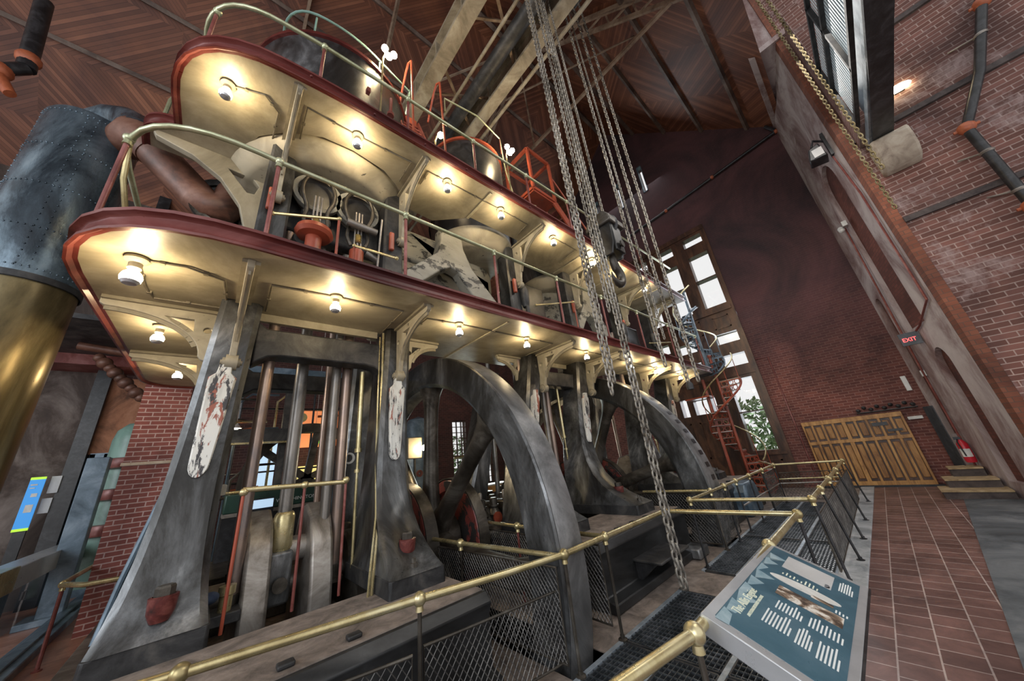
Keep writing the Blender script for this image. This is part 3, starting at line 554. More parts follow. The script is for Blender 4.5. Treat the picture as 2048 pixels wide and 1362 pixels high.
for xx in (9.4, 7.6, 5.8, 4.0): g.box(xx-0.04, xx+0.04, -1.79, -1.72, 7.7, 9.65)
g.build('frame', 'iron_dark', t, smooth=False)
MB().box(-.5, 9.4, -1.95, -1.94, 7.7, 9.65).build('backing', 'bluegrey', t, smooth=False)
tag(MB().box(9.45, 10.36, -2.1, -1.78, 7.75, 12).build('lit_brick_reveal', 'brick_near', smooth=False), 'sunlit brick reveal between the louvres and the quoin', 'brickwork')
t = T('wall_sconce', (10.35, -2.7, 8.66), 'glowing oval wall light on the tower brickwork', 'wall light')
MB().sphere((10.33, -2.72, 8.68), 0.1, 16, 10, (0.6, 2.0, 0.9)).build('shade', 'sconce', t); MB().box(10.36, 10.41, -2.8, -2.64, 8.6, 8.76).build('backplate', 'iron_dark', t)
for x, z, l in ((8.3, 6.35, 'longer'), (8.3+.5, 7.3, 'shorter')): pass
# floodlight
c = WR(11.0, 8.55)
t = T('floodlight', c, 'black floodlight on an arm high on the aisle wall', 'floodlight')
MB().box(c.x-.05, c.x+.12, c.y-.02, c.y+.05, 8.35, 9.1).build('mounting_plate', 'black', t); MB().tube([c+Vector((0, .03, .3)), c+Vector((-.1, .22, .42)), c+Vector((-.1, .3, .25))], .03, 8).build('arm', 'black', t)
hd = MB().prism([(c.y+.12, c.z-.28), (c.y+.48, c.z-.22), (c.y+.40, c.z+.12), (c.y+.18, c.z+.20)], 'x', c.x-.28, c.x+.12); h_ = hd.build('head', 'black', t, bevel=.03)
MB().box(c.x-.295, c.x-.28, c.y+.16, c.y+.36, c.z-.2, c.z+.04).build('glass', 'printgrey', h_)
c = WR(12.5, 7.0)
t = T('emergency_light', c, 'white twin head emergency light on the aisle wall', 'emergency light')
MB().box(c.x-.08, c.x+.08, c.y, c.y+.10, 6.95, 7.1).build('housing', 'white', t); 
for s in (-1, 1): MB().sphere((c.x+s*.06, c.y+.16, 6.9+s*.05), .07).build('lamp_head', 'white', t)
c = WR(12.1, 3.45)
t = T('exit_sign', c, 'small dark hanging exit sign with red letters on the aisle wall', 'exit sign')
MB().box(c.x-.03, c.x+.03, c.y+.02, c.y+.34, 3.3, 3.6).build('sign_box', 'black', t)
def text(body, size, mat, loc, xdir, ydir, parent, name='lettering', align='LEFT', ext=0.002, sx=1.0):
    cu = bpy.data.curves.new('t', 'FONT'); cu.body = body; cu.size = size; cu.extrude = ext; cu.align_x = align
    to = bpy.data.objects.new('t', cu); COL.objects.link(to); bpy.context.view_layer.update()
    dg = bpy.context.evaluated_depsgraph_get(); me = bpy.data.meshes.new_from_object(to.evaluated_get(dg))
    X = Vector(xdir).normalized(); Y = Vector(ydir); Y = (Y-X*Y.dot(X)).normalized(); Z = X.cross(Y)
    g = MB(); g.v = [Vector(loc)+X*v.co.x*sx+Y*v.co.y+Z*v.co.z for v in me.vertices]; g.f = [tuple(p_.vertices) for p_ in me.polygons]
    bpy.data.objects.remove(to); bpy.data.curves.remove(cu); bpy.data.meshes.remove(me)
    return g.build(name, mat, parent, smooth=False)
text('EXIT', 0.13, 'exitred', (c.x-.034, c.y+.31, 3.39), (0, -1, 0), (0, 0, 1), t, sx=.85)
g = MB().tube([WR(11.0, 8.3)+Vector((0, .04, 0)), WR(10.8, 6.9)+Vector((0, .04, 0)), WR(10.83, 4.0)+Vector((0, .04, 0)), WR(11.75, 3.65)+Vector((0, .04, 0)), WR(12.05, 3.6)+Vector((0, .04, 0))], .022, 8)
tag(g.build('wall_conduit', 'maroon'), 'long maroon conduit running down the plaster from floodlight to exit sign', 'conduit')
tag(MB().tube([WR(12.6, 6.95)+Vector((0, .05, 0)), WR(12.75, 4.8)+Vector((0, .05, 0)), WR(12.9, 2.7)+Vector((0, .05, 0)), WR(12.95, .1)+Vector((0, .05, 0))], .02, 8).build('wall_conduit', 'maroon'), 'thin conduit dropping from emergency light to the fire extinguisher', 'conduit')
c = WR(12.95, 2.7); tag(MB().box(c.x-.05, c.x+.05, c.y, c.y+.08, 2.6, 2.75).build('junction_box', 'white', bevel=.01), 'small white junction box on the aisle wall above the steps', 'junction box')
tag(MB().box(XF-.04, XF, -.82, -.72, 2.35, 2.75).build('thermostat', 'white', bevel=.01), 'small white plate near the dark far corner', 'wall plate')
tag(MB().box(XF-.06, XF, -.75, -.48, 1.62, 1.7).build('door_closer', 'white', bevel=.01), 'short pale bar on the wall beside the oak door', 'wall bar')
c = WR(12.75, .85)+Vector((0, .12, 0))
t = T('fire_extinguisher', c, 'red fire extinguisher with white label hanging above the steps', 'fire extinguisher')
MB().lathe([(0, -.24), (.075, -.24), (.085, -.2), (.085, .16), (.05, .22), (.025, .25), (0, .25)], c, 'z', 20).build('cylinder', 'red', t)
MB().lathe([(.087, -.12), (.087, .05)], c, 'z', 12, PI*0.6, PI*1.25).build('label', 'white', t)
MB().box(c.x-.02, c.x+.02, c.y-.02, c.y+.08, c.z+.25, c.z+.31).build('valve', 'black', t); MB().tube([c+Vector((0, .03, .27)), c+Vector((-.1, .06, .2)), c+Vector((-.1, .04, -.1))], .012, 6).build('hose', 'black', t)
# three steps
for i, (x0, x1, y0, y1, z1) in enumerate(((11.75, 12.45, -1.25, -0.36, 0.17), (12.15, 12.75, -1.2, -0.50, 0.34), (12.6, 13.1, -1.12, -0.66, 0.52))):
    t = T('stone_step', ((x0+x1)/2, (y0+y1)/2, 0), '%s sandy topped stone step against the aisle wall' % ('lowest', 'middle', 'highest')[i], 'step', 'three wall steps')
    MB().box(x0, x1, y0, y1, 0, z1-.03).build('riser', 'stepdark', t); MB().box(x0-.02, x1, y0, y1+.02, z1-.03, z1).build('tread', 'sand', t)
tag(MB().prism([(12.3, -.62), (12.3, -1.2), (10.5, -1.5), (4.5, -1.6), (4.5, -.08)], 'z', .001, .012).build('entrance_mat', 'matdark'), 'dark slate grey floor mat along the foot of the aisle wall', 'mat')
t = T('wrought_gate', (13.3, -.85, 0), 'black wrought iron gate leaf folded against the dark corner', 'gate')
g = MB()
for i in range(8): g.tube([(13.0+i*.09, -.93+i*.015, .05), (13.0+i*.09, -.93+i*.015, 1.9)], .012, 6)
g.build('bars', 'black', t); g = MB()
for i in range(9): g.sphere((XF-.12, .35-i*.13, 2.0+(.06 if i % 2 else 0)), .05, 8, 6)
g.build('finials', 'black', t); MB().tube([(XF-.12, .4, 1.93), (XF-.12, -.75, 1.93)], .02, 6).build('top_rail', 'black', t)

# ================================================================== THE ENGINE
def rrect(cx, cy, hx, hy, z, ch):
    return [Vector((cx+a, cy+b_, z)) for a, b_ in ((-hx+ch, -hy), (hx-ch, -hy), (hx, -hy+ch), (hx, hy-ch), (hx-ch, hy), (-hx+ch, hy), (-hx, hy-ch), (-hx, -hy+ch))]
# column table: base centre x, top centre x, base front y, block half width
COLS = [('A', -0.13, 0.0, 4.02, 4.36, .33), ('B', 1.72, 1.85, 3.52, 4.38, .30), ('C', 4.10, 4.85, 3.38, 4.4, .30), ('D', 5.72, 6.42, 3.14, 4.35, .29), ('E', 8.6, 9.3, 3.3, 4.4, .29), ('F', 10.4, 11.5, 3.3, 4.4, .29)]
WH = {'A': 'nearest the camera at the left end', 'B': 'just left of the big near flywheel', 'C': 'hidden behind the near flywheel rim', 'D': 'in the middle with a narrow white cover plate', 'E': 'behind the second flywheel', 'F': 'the farthest by the spiral stair'}
def column(key, xb, xt, yf, yt, hw, back=False):
    # back columns mirror the front ones about the crankshaft
    fy = (lambda y: y) if not back else (lambda y: 10.75-y)
    side = 'rear row' if back else 'front row'
    t = T('engine_column', (xb, fy(yf+.7), 0.68), 'dark cast iron engine column in the %s, %s' % (side, WH[key]), 'column', 'cast iron engine columns')
    g = MB(); y0, y1 = yf, yf+1.40
    g.loft([rrect(xb, fy((y0+y1)/2), hw, .70, .68, .02), rrect(xb, fy((y0+y1)/2), hw-.005, .695, .84, .02)]); g.build('base_block', 'iron_dark', t, bevel=.008)
    g = MB(); secs = []
    Z = [.84, .9, 1.0, 1.15, 1.35, 1.6, 1.9, 2.3, 2.8, 3.3, 3.82]
    for z in Z:
        s = (z-.84)/2.98; e = math.exp(-(z-.84)/.38)
        cx = xb+(xt-xb)*min(1, s*1.0); yfr = yt-(yt-yf-.03)*e-0.04*(1-s); ybk = yt+.55-.05*s+(yf+1.37-yt-.55)*e*0.8
        hx = .185+(hw-.20)*math.exp(-(z-.84)/.5)
        secs.append(rrect(cx, fy((yfr+ybk)/2), hx, (ybk-yfr)/2, z, .05))
    g.loft(secs); g.build('shaft', 'iron', t)
    # nut cup and big hex nut on the flare
    cx = xb+.02; zc = 1.08; s = math.exp(-(zc-.84)/.38); yc = yt-(yt-yf-.03)*s
    q = -1 if not back else 1
    cup = MB().lathe([(0, -.12), (.055, -.12), (.08, -.06), (.088, .045), (.066, .05), (.066, .02), (0, .02)], (cx, fy(yc-.10), zc-.02), 'z', 20).build('nut_cup', 'cupred', t)
    MB().lathe([(0, .02), (.06, .02), (.06, .10), (.05, .115), (0, .115)], (cx, fy(yc-.10), zc-.02), 'z', 6).build('hex_nut', 'iron_brown', cup, smooth=False)
    MB().lathe([(0, 0), (.06, 0), (.06, .015), (.04, .015), (.04, .065), (.022, .07), (.022, .11), (0, .11)], (cx-.03, fy(yf+.10), .85), 'z', 6).build('foot_nut', 'iron_brown', t, smooth=False)
    if not back:
        # flaking white cover plate on the front of the shaft
        z0, z1 = 1.95, 2.95
        def cxz(z): return xb+(xt-xb)*(z-.84)/2.98
        def yfz(z): return yt-(yt-yf-.03)*math.exp(-(z-.84)/.38)-.04*(1-(z-.84)/2.98)
        pts = []
        for i in range(9): a = PI+PI*i/8; pts.append((.10*math.cos(a)*(.75), z0+.12+.12*math.sin(a)))
        pts += [(.11, z1-.05), (.06, z1), (.05, z1+.09), (-.05, z1+.09), (-.06, z1), (-.11, z1-.05)]
        g = MB(); n = len(pts)
        g.loft([[Vector((cxz(z)+u*k, yfz(z)-d, z)) for u, z in pts] for d, k in ((-.03, 1.0), (.035, 1.0), (.05, .85))]); g.build('cover_plate', 'peel', t)
    return t
for c in COLS: column(*c)
for c in COLS[:5]: column(*c, back=True)
# oil pipe strapped up the side of two columns
tag(MB().tube([(-.44, 4.35, .85), (-.40, 4.5, 1.2), (-.26, 4.72, 2.0), (-.22, 4.8, 3.0), (-.2, 4.85, 3.75)], .022, 8).build('oil_pipe', 'bluegrey'), 'slim pale pipe climbing the left edge of the nearest column', 'pipe')
tag(MB().tube([(1.36, 3.9, .1), (1.40, 3.88, .9), (1.55, 4.2, 1.3), (1.62, 4.42, 2.0), (1.63, 4.45, 3.75)], .018, 8).tube([(1.32, 3.9, .1), (1.36, 3.86, .9), (1.52, 4.2, 1.35), (1.59, 4.46, 2.0), (1.60, 4.5, 3.7)], .012, 8).build('oil_pipe', 'brass'), 'pair of thin brassy pipes beside the column left of the near flywheel', 'pipe')
# bedplates
def bed(x0, x1, y0, lab, rail=True):
    t = T('bedplate', ((x0+x1)/2, y0, 0), lab, 'bedplate', 'engine bedplates')
    prof = [(y0-.16, 0), (y0-.16, .10), (y0-.02, .13), (y0-.02, .5), (y0-.06, .6), (y0+.02, .68), (y0+1.1, .68), (y0+1.1, .0)]
    MB().prism(prof, 'x', x0, x1).build('side_beam', 'blackiron', t, bevel=.012)
    MB().prism([(y0+.04, .68), (y0+1.08, .68), (y0+1.08, .69), (y0+.04, .69)], 'x', x0+.03, x1-.03).build('tread_plate', 'dusty', t)
    MB().box(x0, x0+.62, y0+1.1, 8.6, .3, .68).box(x1-.62, x1, y0+1.1, 8.6, .3, .68).box(x0, x1, 6.9, 8.6, 0, .679).build('cross_beam', 'iron_brown', t, bevel=.01)
    for i in range(4): MB().box(x0+.3+i*.42, x0+.40+i*.42, y0+.10, y0+.18, .69, .72).build('bolt', 'iron_dark', t, bevel=.01)
    return t
bed(-.62, 2.12, 2.95, 'long black bedplate with dusty tread top under the two nearest columns')
b1 = bed(3.72, 6.35, 2.84, 'black bedplate beyond the near flywheel with a step on its side')
bed(8.0, 11.0, 2.84, 'far bedplate beyond the second flywheel')
MB().box(4.45, 5.35, 2.42, 2.84, .33, .36).prism([(2.84, .33), (2.5, .33), (2.84, .05)], 'x', 4.5, 4.55).prism([(2.84, .33), (2.5, .33), (2.84, .05)], 'x', 5.25, 5.3).build('side_step', 'iron_dark', b1, bevel=.01)
MB().box(5.95, 6.35, 2.56, 2.84, 0, .14).build('end_foot', 'iron', b1, bevel=.02)
# cross beams between the columns
def xbeam(xa, xb, y, z0, z1, lab):
    g = MB(); h = .13
    ht = (xb-xa)
    poly = [(xa, z0-.12), (xa+.14, z0-.02), (xa+.26, z0), (xb-.26, z0), (xb-.14, z0-.02), (xb, z0-.12), (xb, z1+.08), (xb-.1, z1), (xa+.1, z1), (xa, z1+.08)]
    g.prism(poly, 'y', y-h, y+h); return tag(g.build('cross_beam', 'iron_dark', bevel=.02), lab, 'beam', 'iron cross beams')
xbeam(.17, 1.68, 4.62, 3.25, 3.58, 'heavy dark cross beam between the two nearest front columns')
xbeam(.17, 1.68, 6.15, 3.2, 3.46, 'dark cross beam between the two nearest rear columns')
xbeam(4.95, 6.25, 4.62, 3.2, 3.52, 'dark cross beam joining the two front columns beyond the near flywheel')
xbeam(4.95, 6.25, 6.15, 3.2, 3.46, 'dark cross beam joining the rear columns beyond the near flywheel')
# flywheels
def wheel(x0, x1, lab, holes=False, off=93):
    cy, cz, R = 5.4, .70, 2.95
    t = T('flywheel', ((x0+x1)/2, cy, cz), lab, 'flywheel', 'giant cast iron flywheels')
    MB().lathe([(R-.50, x0+.05), (R-.44, x0), (R-.02, x0), (R, x0+.02), (R, x1-.02), (R-.02, x1), (R-.44, x1), (R-.50, x1-.05), (R-.50, x0+.05)], (0, cy, cz), 'x', 96).build('rim', 'iron', t)
    MB().lathe([(0, x0-.12), (.42, x0-.12), (.45, x0-.08), (.45, x1+.08), (.42, x1+.12), (0, x1+.12)], (0, cy, cz), 'x', 40).build('hub', 'iron_brown', t)
    xm = (x0+x1)/2
    for i in range(8):
        a = math.radians(off+45*i); d = Vector((0, math.cos(a), math.sin(a))); n_ = Vector((0, -math.sin(a), math.cos(a)))
        secs = []
        for r, wn_, wx in ((.35, .24, .17), (.55, .17, .15), (.9, .135, .13), (1.6, .115, .12), (2.1, .13, .13), (2.32, .19, .15), (2.46, .30, .18)):
            c = Vector((xm, cy, cz))+d*r; secs.append([c+n_*(wn_*math.cos(2*PI*k/14))+Vector((wx*math.sin(2*PI*k/14), 0, 0)) for k in range(14)])
        MB().loft(secs).build('spoke', 'iron_brown', t)
    for s, xa in ((-1, x0-.32), (1, x1+.14)):
        MB().lathe([(.0, xa+.06), (.66, xa+.06), (.70, xa), (.86, xa), (.88, xa+.02), (.88, xa+.16), (.86, xa+.18), (0, xa+.18)], (0, cy, cz), 'x', 48).build('eccentric_disc', 'wornred', t)
        MB().lathe([(.885, xa+.0), (.905, xa+.0), (.905, xa+.18), (.885, xa+.18)], (0, cy, cz), 'x', 48).build('eccentric_strap', 'iron_brown', t)
    MB().lathe([(R-.001, x0+.03), (R+.004, x0+.04), (R+.004, x1-.03), (R-.001, x1-.02)], (0, cy, cz), 'x', 96).build('tread_band', 'treadgrey', t)
    if holes:
        g = MB()
        for i in range(40):
            a = math.radians(92+i*4.5); d = Vector((0, math.cos(a), math.sin(a))); n_ = Vector((0, -math.sin(a), math.cos(a))); c = Vector((x1-.20, cy, cz))+d*(R+.010)
            g.add([c+n_*.045+Vector((-.08, 0, 0)), c+n_*.045+Vector((.08, 0, 0)), c-n_*.045+Vector((.08, 0, 0)), c-n_*.045-Vector((.08, 0, 0))], [(0, 1, 2, 3)])
        g.build('barring_slots', 'black', t, smooth=False)['kind'] = 'stuff'
    return t
wheel(2.64, 3.03, 'huge near flywheel with smooth grey iron rim rising to the lower gallery')
wheel(6.86, 7.42, 'second flywheel with a row of slots round its rim', True, 118)
tag(MB().tube([(.1, 5.4, .7), (11.5, 5.4, .7)], .16, 24).build('crankshaft', 'steel'), 'long steel crankshaft running through both flywheel hubs', 'shaft')
# bearings
def bearing(x, y, w, lab, s=1.0):
    t = T('bearing_housing', (x, y, .68), lab, 'bearing', 'shaft bearings')
    prof = [(y-.55*s, .60), (y-.55*s, .72), (y-.42*s, .78), (y-.3*s, 1.02), (y-.15*s, 1.12), (y+.15*s, 1.12), (y+.3*s, 1.02), (y+.42*s, .78), (y+.55*s, .72), (y+.55*s, .60)]
    MB().prism(prof, 'x', x-w, x+w).build('housing', 'iron_brown', t, bevel=.035)
    for dy in (-.32, .32):
        for dx in (-w*.5, w*.5):
            MB().lathe([(0, 0), (.13*s, 0), (.10*s, .05), (.06*s, .11), (.09*s, .12), (.09*s, .15), (.07*s, .15), (.07*s, .24), (.05*s, .26), (0, .26)], (x+dx, y+dy*s, .93), 'z', 12).build('cap_nut', 'iron_brown', t)
    for dx in (-.08, .08): MB().lathe([(0, 0), (.035, 0), (.035, .13), (.02, .15), (0, .15)], (x+dx, y, 1.12), 'z', 12).build('oil_cup', 'steel', t)
for x, y, w_, l in ((-.1, 5.4, .16, 'shaft bearing behind the nearest column'), (1.78, 5.4, .28, 'shaft bearing with a big hex nut beside the connecting rods'), (3.75, 5.35, .26, 'domed shaft bearing seen through the near flywheel'), (4.35, 5.2, .24, 'domed shaft bearing right behind the near flywheel rim'), (6.1, 5.4, .26, 'shaft bearing at the hub of the second flywheel'), (8.2, 5.4, .26, 'shaft bearing beyond the second flywheel')):
    bearing(x, y, w_, l)
# cranks, connecting rods and vertical rods of each bay
def bay(xc, first, where):
    t = T('crank', (xc, 5.4, .7), 'pair of curved polished crank webs ' + where, 'crank', 'cranks')
    for dx in (-.30, .28):
        pl = [(4.75, -.2), (4.62, .1), (4.57, .45), (4.60, .8), (4.70, 1.15), (4.88, 1.42), (5.2, 1.55), (5.5, 1.48), (5.68, 1.15), (5.75, .6), (5.7, -.2)]
        MB().prism(pl, 'x', xc+dx-.11, xc+dx+.12).build('crank_web', 'steel', t, bevel=.03)
    MB().tube([(xc-.2, 5.05, 1.1), (xc+.2, 5.05, 1.1)], .13, 20).build('crank_pin', 'steel', t)
    t = T('connecting_rod', (xc-.08, 5.0, 1.35), 'stout connecting rod with bronze big end ' + where, 'connecting rod', 'connecting rods')
    x = xc-.08
    MB().tube([(x, 4.95, 4.6), (x, 4.95, 3.0), (x, 4.95, 1.45)], [.06, .075, .07], 20).build('rod', 'rodgrey', t)
    MB().lathe([(0, 0), (.09, 0), (.105, .03), (.105, .34), (.095, .37), (.08, .39), (0, .39)], (x, 4.93, 1.12), 'z', 24).build('big_end', 'brass', t)
    MB().box(x-.11, x+.11, 4.80, 5.1, .62, 1.12).build('strap', 'iron', t, bevel=.03)
    MB().lathe([(0, -.0), (.07, 0), (.07, .04), (.04, .06), (.04, .09), (0, .09)], (x, 4.71, .82), 'y', 16).build('pin_cap', 'iron_brown', t)
    t = T('guide_rods', (xc, 5, .7), 'worn copper coloured vertical rods ' + where, 'rods', 'vertical rods')
    for x, y, r, mt in ((xc-.47, 4.75, .062, 'rod'), (xc+.33, 4.9, .06, 'rodgrey'), (xc+.47, 4.9, .065, 'rod'), (xc-.40, 5.9, .05, 'rodgrey'), (xc+.45, 5.9, .05, 'rod')):
        MB().tube([(x, y, .75), (x, y, 5.2)], r, 20).build('rod', mt, t)
        MB().lathe([(0, 0), (.11, 0), (.11, .04), (.075, .05), (.075, .18), (0, .18)], (x, y, .68), 'z', 20).build('stuffing_box', 'iron_brown', t)
    g = MB().tube([(xc+.62, 4.7, .8), (xc+.62, 4.7, 2.1)], .018, 8).tube([(xc+.62, 4.7, 2.1), (xc+.62, 4.7, 3.2)], .032, 10).lathe([(.03, 0), (.045, 0), (.045, .05), (.03, .05)], (xc+.62, 4.7, 2.1), 'z', 12).lathe([(.02, 0), (.035, 0), (.035, .04), (.02, .04)], (xc+.62, 4.7, 1.85), 'z', 12)
    tag(g.build('feed_pipe', 'brass'), 'slim yellow brass feed pipe ' + where, 'pipe', 'brass feed pipes')
bay(.82, True, 'between the two nearest columns')
bay(5.1, False, 'in the bay beyond the near flywheel')
bay(9.4, False, 'in the far bay behind the second flywheel')
# small machinery at the foot of the first bay
t = T('oil_pump', (.28, 4.55, .69), 'little oil pump with brass cup behind the nearest column foot', 'pump')
MB().box(.16, .42, 4.45, 4.75, .69, .78).build('base', 'iron_dark', t, bevel=.01); MB().lathe([(0, 0), (.05, 0), (.05, .12), (.065, .13), (.065, .2), (0, .2)], (.3, 4.55, .78), 'z', 16).build('cylinder', 'brass', t)
MB().sphere((.18, 4.5, .92), .07, 12, 8, (1, 1, .7)).build('lamp_bowl', 'navy', t)
t = T('inner_guard_rail', (.75, 4.3, 0.7), 'short brass handrail with maroon posts between the two nearest columns', 'guard rail')
MB().tube([(.27, 4.22, 1.80), (.75, 4.22, 1.78), (1.19, 4.22, 1.76)], .024, 10).build('handrail', 'brass', t)
for x in (.28, .78, 1.18):
    MB().tube([(x, 4.22, .69), (x, 4.22, 1.75)], .014, 8).build('post', 'redpaint' if x < .5 else 'maroon', t); MB().sphere((x, 4.22, 1.78), .038).build('ball_joint', 'brass', t)
MB().tube([(.2, 5.75, 1.78), (1.5, 5.75, 1.76)], .02, 8).build('rear_handrail', 'brass', t)
tag(MB().tube([(4.15, 6.7, 1.95), (5.15, 6.7, 2.05)], .025, 8).sphere((5.15, 6.7, 2.05), .06).build('hand_rail', 'brass'), 'short brass rail with round end behind the near flywheel', 'rail')

# ------------------------------------------------------------------ galleries
def fillet(pts, r, n=8):
    out = []
    for i, p in enumerate(pts):
        if i in (0, len(pts)-1) or r[i] == 0: out.append(Vector((*p, 0))); continue
        a = Vector((*pts[i-1], 0)); b_ = Vector((*p, 0)); c = Vector((*pts[i+1], 0)); u = (a-b_).normalized(); v = (c-b_).normalized(); d = r[i]
        p0 = b_+u*d; p2 = b_+v*d
        for k in range(n+1): s = k/n; out.append(p0*(1-s)**2+b_*2*s*(1-s)+p2*s*s)
    return out
def sweep(path, prof, z):
    # prof: (outward offset, dz) ring; outward = left of travel direction
    n = len(path); secs = []
    for i, p in enumerate(path):
        t = (path[min(i+1, n-1)]-path[max(i-1, 0)]).normalized(); o = Vector((-t.y, t.x, 0))
        secs.append([p+o*a+Vector((0, 0, z+h)) for a, h in prof])
    return MB().loft(secs)
PROF = [(0, .02), (.03, .02), (.055, -.01), (.075, -.01), (.075, .015), (.05, .03), (.035, .05), (.035, .13), (.05, .145), (.085, .15), (.085, .18), (.02, .19), (0, .19)]
def gallery(nm, lab, z, outer, inner, seams):
    t = T(nm, (3, 3.6, z), lab, 'gallery')
    poly = [(p.x, p.y) for p in outer]+inner
    MB().prism(poly, 'z', z+.02, z+.16).build('deck_plate', 'cream', t, smooth=False)
    sweep(outer, PROF, z).build('edge_channel', 'fascia', t)
    x = .2
    while x < 11.8: MB().sphere((x, outer[0].y-.04, z+.09), .018, 8, 5).build('rivet', 'fascia', t); x += .775
    for x0, x1, y0, y1 in seams: MB().beam((x0, y0, z+.015), (x1, y1, z+.015), .045, .02).build('seam_strip', 'creamchip', t)
    return t
o1 = fillet([(12.3, 3.32), (-1.16, 3.22), (-1.08, 8.75), (-.5, 8.75)], [0, 1.15, .5, 0])
in1 = [(-.1, 8.6), (-.1, 4.66), (1.95, 4.66), (2.0, 5.3), (4.7, 5.3), (4.75, 4.72), (6.6, 4.72), (6.62, 5.3), (8.3, 5.3), (8.3, 4.75), (12.3, 4.75)]
gal1 = gallery('lower_gallery', 'lower cream bottomed gallery with dark red edge channel running the length of the engine', 3.80, o1, in1,
    [(3.17, 3.17, 3.36, 5.3), (8.6, 8.6, 3.36, 4.7), (10.6, 10.6, 3.36, 4.7), (6.7, 6.7, 3.36, 4.7)])
MB().box(.15, 1.6, 4.62, 4.68, 3.72, 3.84).build('inner_curb', 'cream', gal1); MB().box(4.8, 6.4, 4.7, 4.76, 3.72, 3.84).build('inner_curb', 'cream', gal1)
o2 = fillet([(12.0, 3.32), (.5, 3.34), (-1.0, 3.48), (-.98, 5.0), (-1.30, 5.08), (-1.32, 5.5)], [0, .4, .92, .05, .2, 0])
in2 = [(-.3, 5.5), (-.35, 4.9), (-.2, 4.5), (.1, 4.2), (.5, 4.0), (.9, 3.97), (1.4, 4.05), (1.8, 4.3), (2.1, 4.62), (2.6, 4.66), (3.2, 4.15), (4.5, 4.15), (5.0, 4.7), (12.0, 4.7)]
gal2 = gallery('upper_gallery', 'upper cream bottomed gallery with dark red edge channel and rounded near end', 6.46, o2, in2,
    [(3.15, 3.15, 3.4, 4.2), (6.3, 6.3, 3.4, 4.65), (8.0, 8.0, 3.4, 4.65), (10.1, 10.1, 3.4, 4.65)])
# gallery brackets
def bracket(x, y, z, L, Hh, lab, dirv='y', sgn=-1, volute=True):
    # gusset standing off the column at (x,y) and reaching L outwards under a deck at height z
    t = T('gallery_bracket', (x, y, z-Hh), lab, 'bracket', 'scrolled gallery brackets')
    o = [(0, 0), (L, 0), (L, -.07)]
    n = 12
    for i in range(n+1):
        s = i/n; a = s*PI/2
        o.append((.13+(L-.16)*(1-math.sin(a)), -.09-(Hh-.16)*(1-math.cos(a))))
    o += [(.10, -Hh+.03), (0, -Hh)]
    k = L
    h1 = [(.24*k, -.12), (.52*k, -.12), (.42*k, -.20), (.28*k, -.36*Hh/.75), (.22*k, -.33*Hh/.75)]
    h2 = arc(.10, -.24, .045, 0, 330, 10)
    pl = plate(o, [h1, h2], 'y', 0, .045, None, None, bevel=.008)
    def put(g, st=0):
        for i in range(st, len(g.v)):
            v = g.v[i]; u, w_, h = v.x, v.y, v.z
            g.v[i] = Vector((x+w_, y+sgn*u, z+h)) if dirv == 'y' else Vector((x+sgn*u, y+w_, z+h))
        return g
    put(pl).build('gusset', 'creamchip', t)
    g = MB().box(0, L, -.07, .07, -.035, -.0); n2 = 10
    for i in range(n2):
        a = o[3+i]; b_ = o[4+i]; g.beam((a[0], 0, a[1]), (b_[0], 0, b_[1]), .10, .02, (0, 1, 0))
    put(g).build('flange', 'cream', t)
    if volute:
        g = MB().lathe([(0, -.05), (.085, -.05), (.085, .05), (0, .05)], (.07, 0, -Hh), 'y', 20).lathe([(0, -.075), (.05, -.075), (.05, .075), (0, .075)], (.07, 0, -Hh), 'y', 16).lathe([(0, -.09), (.025, -.09), (.025, .09), (0, .09)], (.07, 0, -Hh), 'y', 12)
        put(g).build('scroll', 'cream', t)
    return t
for x, l in ((0.0, 'on the nearest column'), (1.83, 'on the column left of the near flywheel'), (4.9, 'on the column right of the near flywheel'), (6.6, 'on the middle column with the narrow white cover'), (9.4, 'above the second flywheel'), (11.55, 'on the farthest column')):
    bracket(x, 4.42, 3.82, 1.0, .74, 'cream scrolled bracket carrying the lower gallery %s' % l)
for x, l in ((0.12, 'nearest, above the rounded end'), (1.85, 'above the near flywheel on its left'), (4.6, 'above the near flywheel on its right'), (6.75, 'second beyond the near flywheel'), (9.3, 'over the far bay'), (11.4, 'at the far end')):
    bracket(x, 4.42, 6.48, 1.0, 1.05, 'cream scrolled bracket carrying the upper gallery, %s' % l)
bracket(-.16, 4.85, 3.82, .93, .62, 'cream bracket with round holes reaching left from the nearest column', 'x', -1, False)
bracket(-.16, 6.7, 3.82, .93, .62, 'smaller cream bracket with round holes farther back under the left end', 'x', -1, False)
bracket(2.03, 4.7, 3.82, .62, .55, 'pale bracket reaching right from the column towards the near flywheel top', 'x', 1, False)
bracket(4.66, 4.75, 3.82, .62, .55, 'pale bracket reaching left behind the near flywheel rim', 'x', -1, False)
bracket(2.2, 6.1, 3.5, .7, .6, 'pale rear bracket seen through the near flywheel spokes', 'x', 1, False)

# upper posts between the galleries
for i, (x, y, l) in enumerate(((.12, 4.6, 'at the near end beside the valve gear'), (1.74, 4.6, 'between red valve bonnets and arch frame'), (4.5, 4.6, 'right of the first pale arch frame'), (6.6, 4.6, 'left of the second pale arch frame'), (9.2, 4.6, 'over the far bay'), (11.4, 4.6, 'by the far end of the galleries'))):
    t = T('gallery_post', (x, y, 3.97), 'dark iron post between the two galleries, %s' % l, 'post', 'iron posts between galleries')
    MB().loft([rrect(x, y, .17, .2, 3.97, .03), rrect(x, y, .16, .18, 5.6, .03), rrect(x, y, .15, .17, 6.47, .03)]).build('shaft', 'iron_dark' if i % 2 else 'iron', t)
    MB().box(x-.1, x-.02, y-.27, y-.2, 5.2, 5.55).build('clamp', 'redpaint', t, bevel=.02)
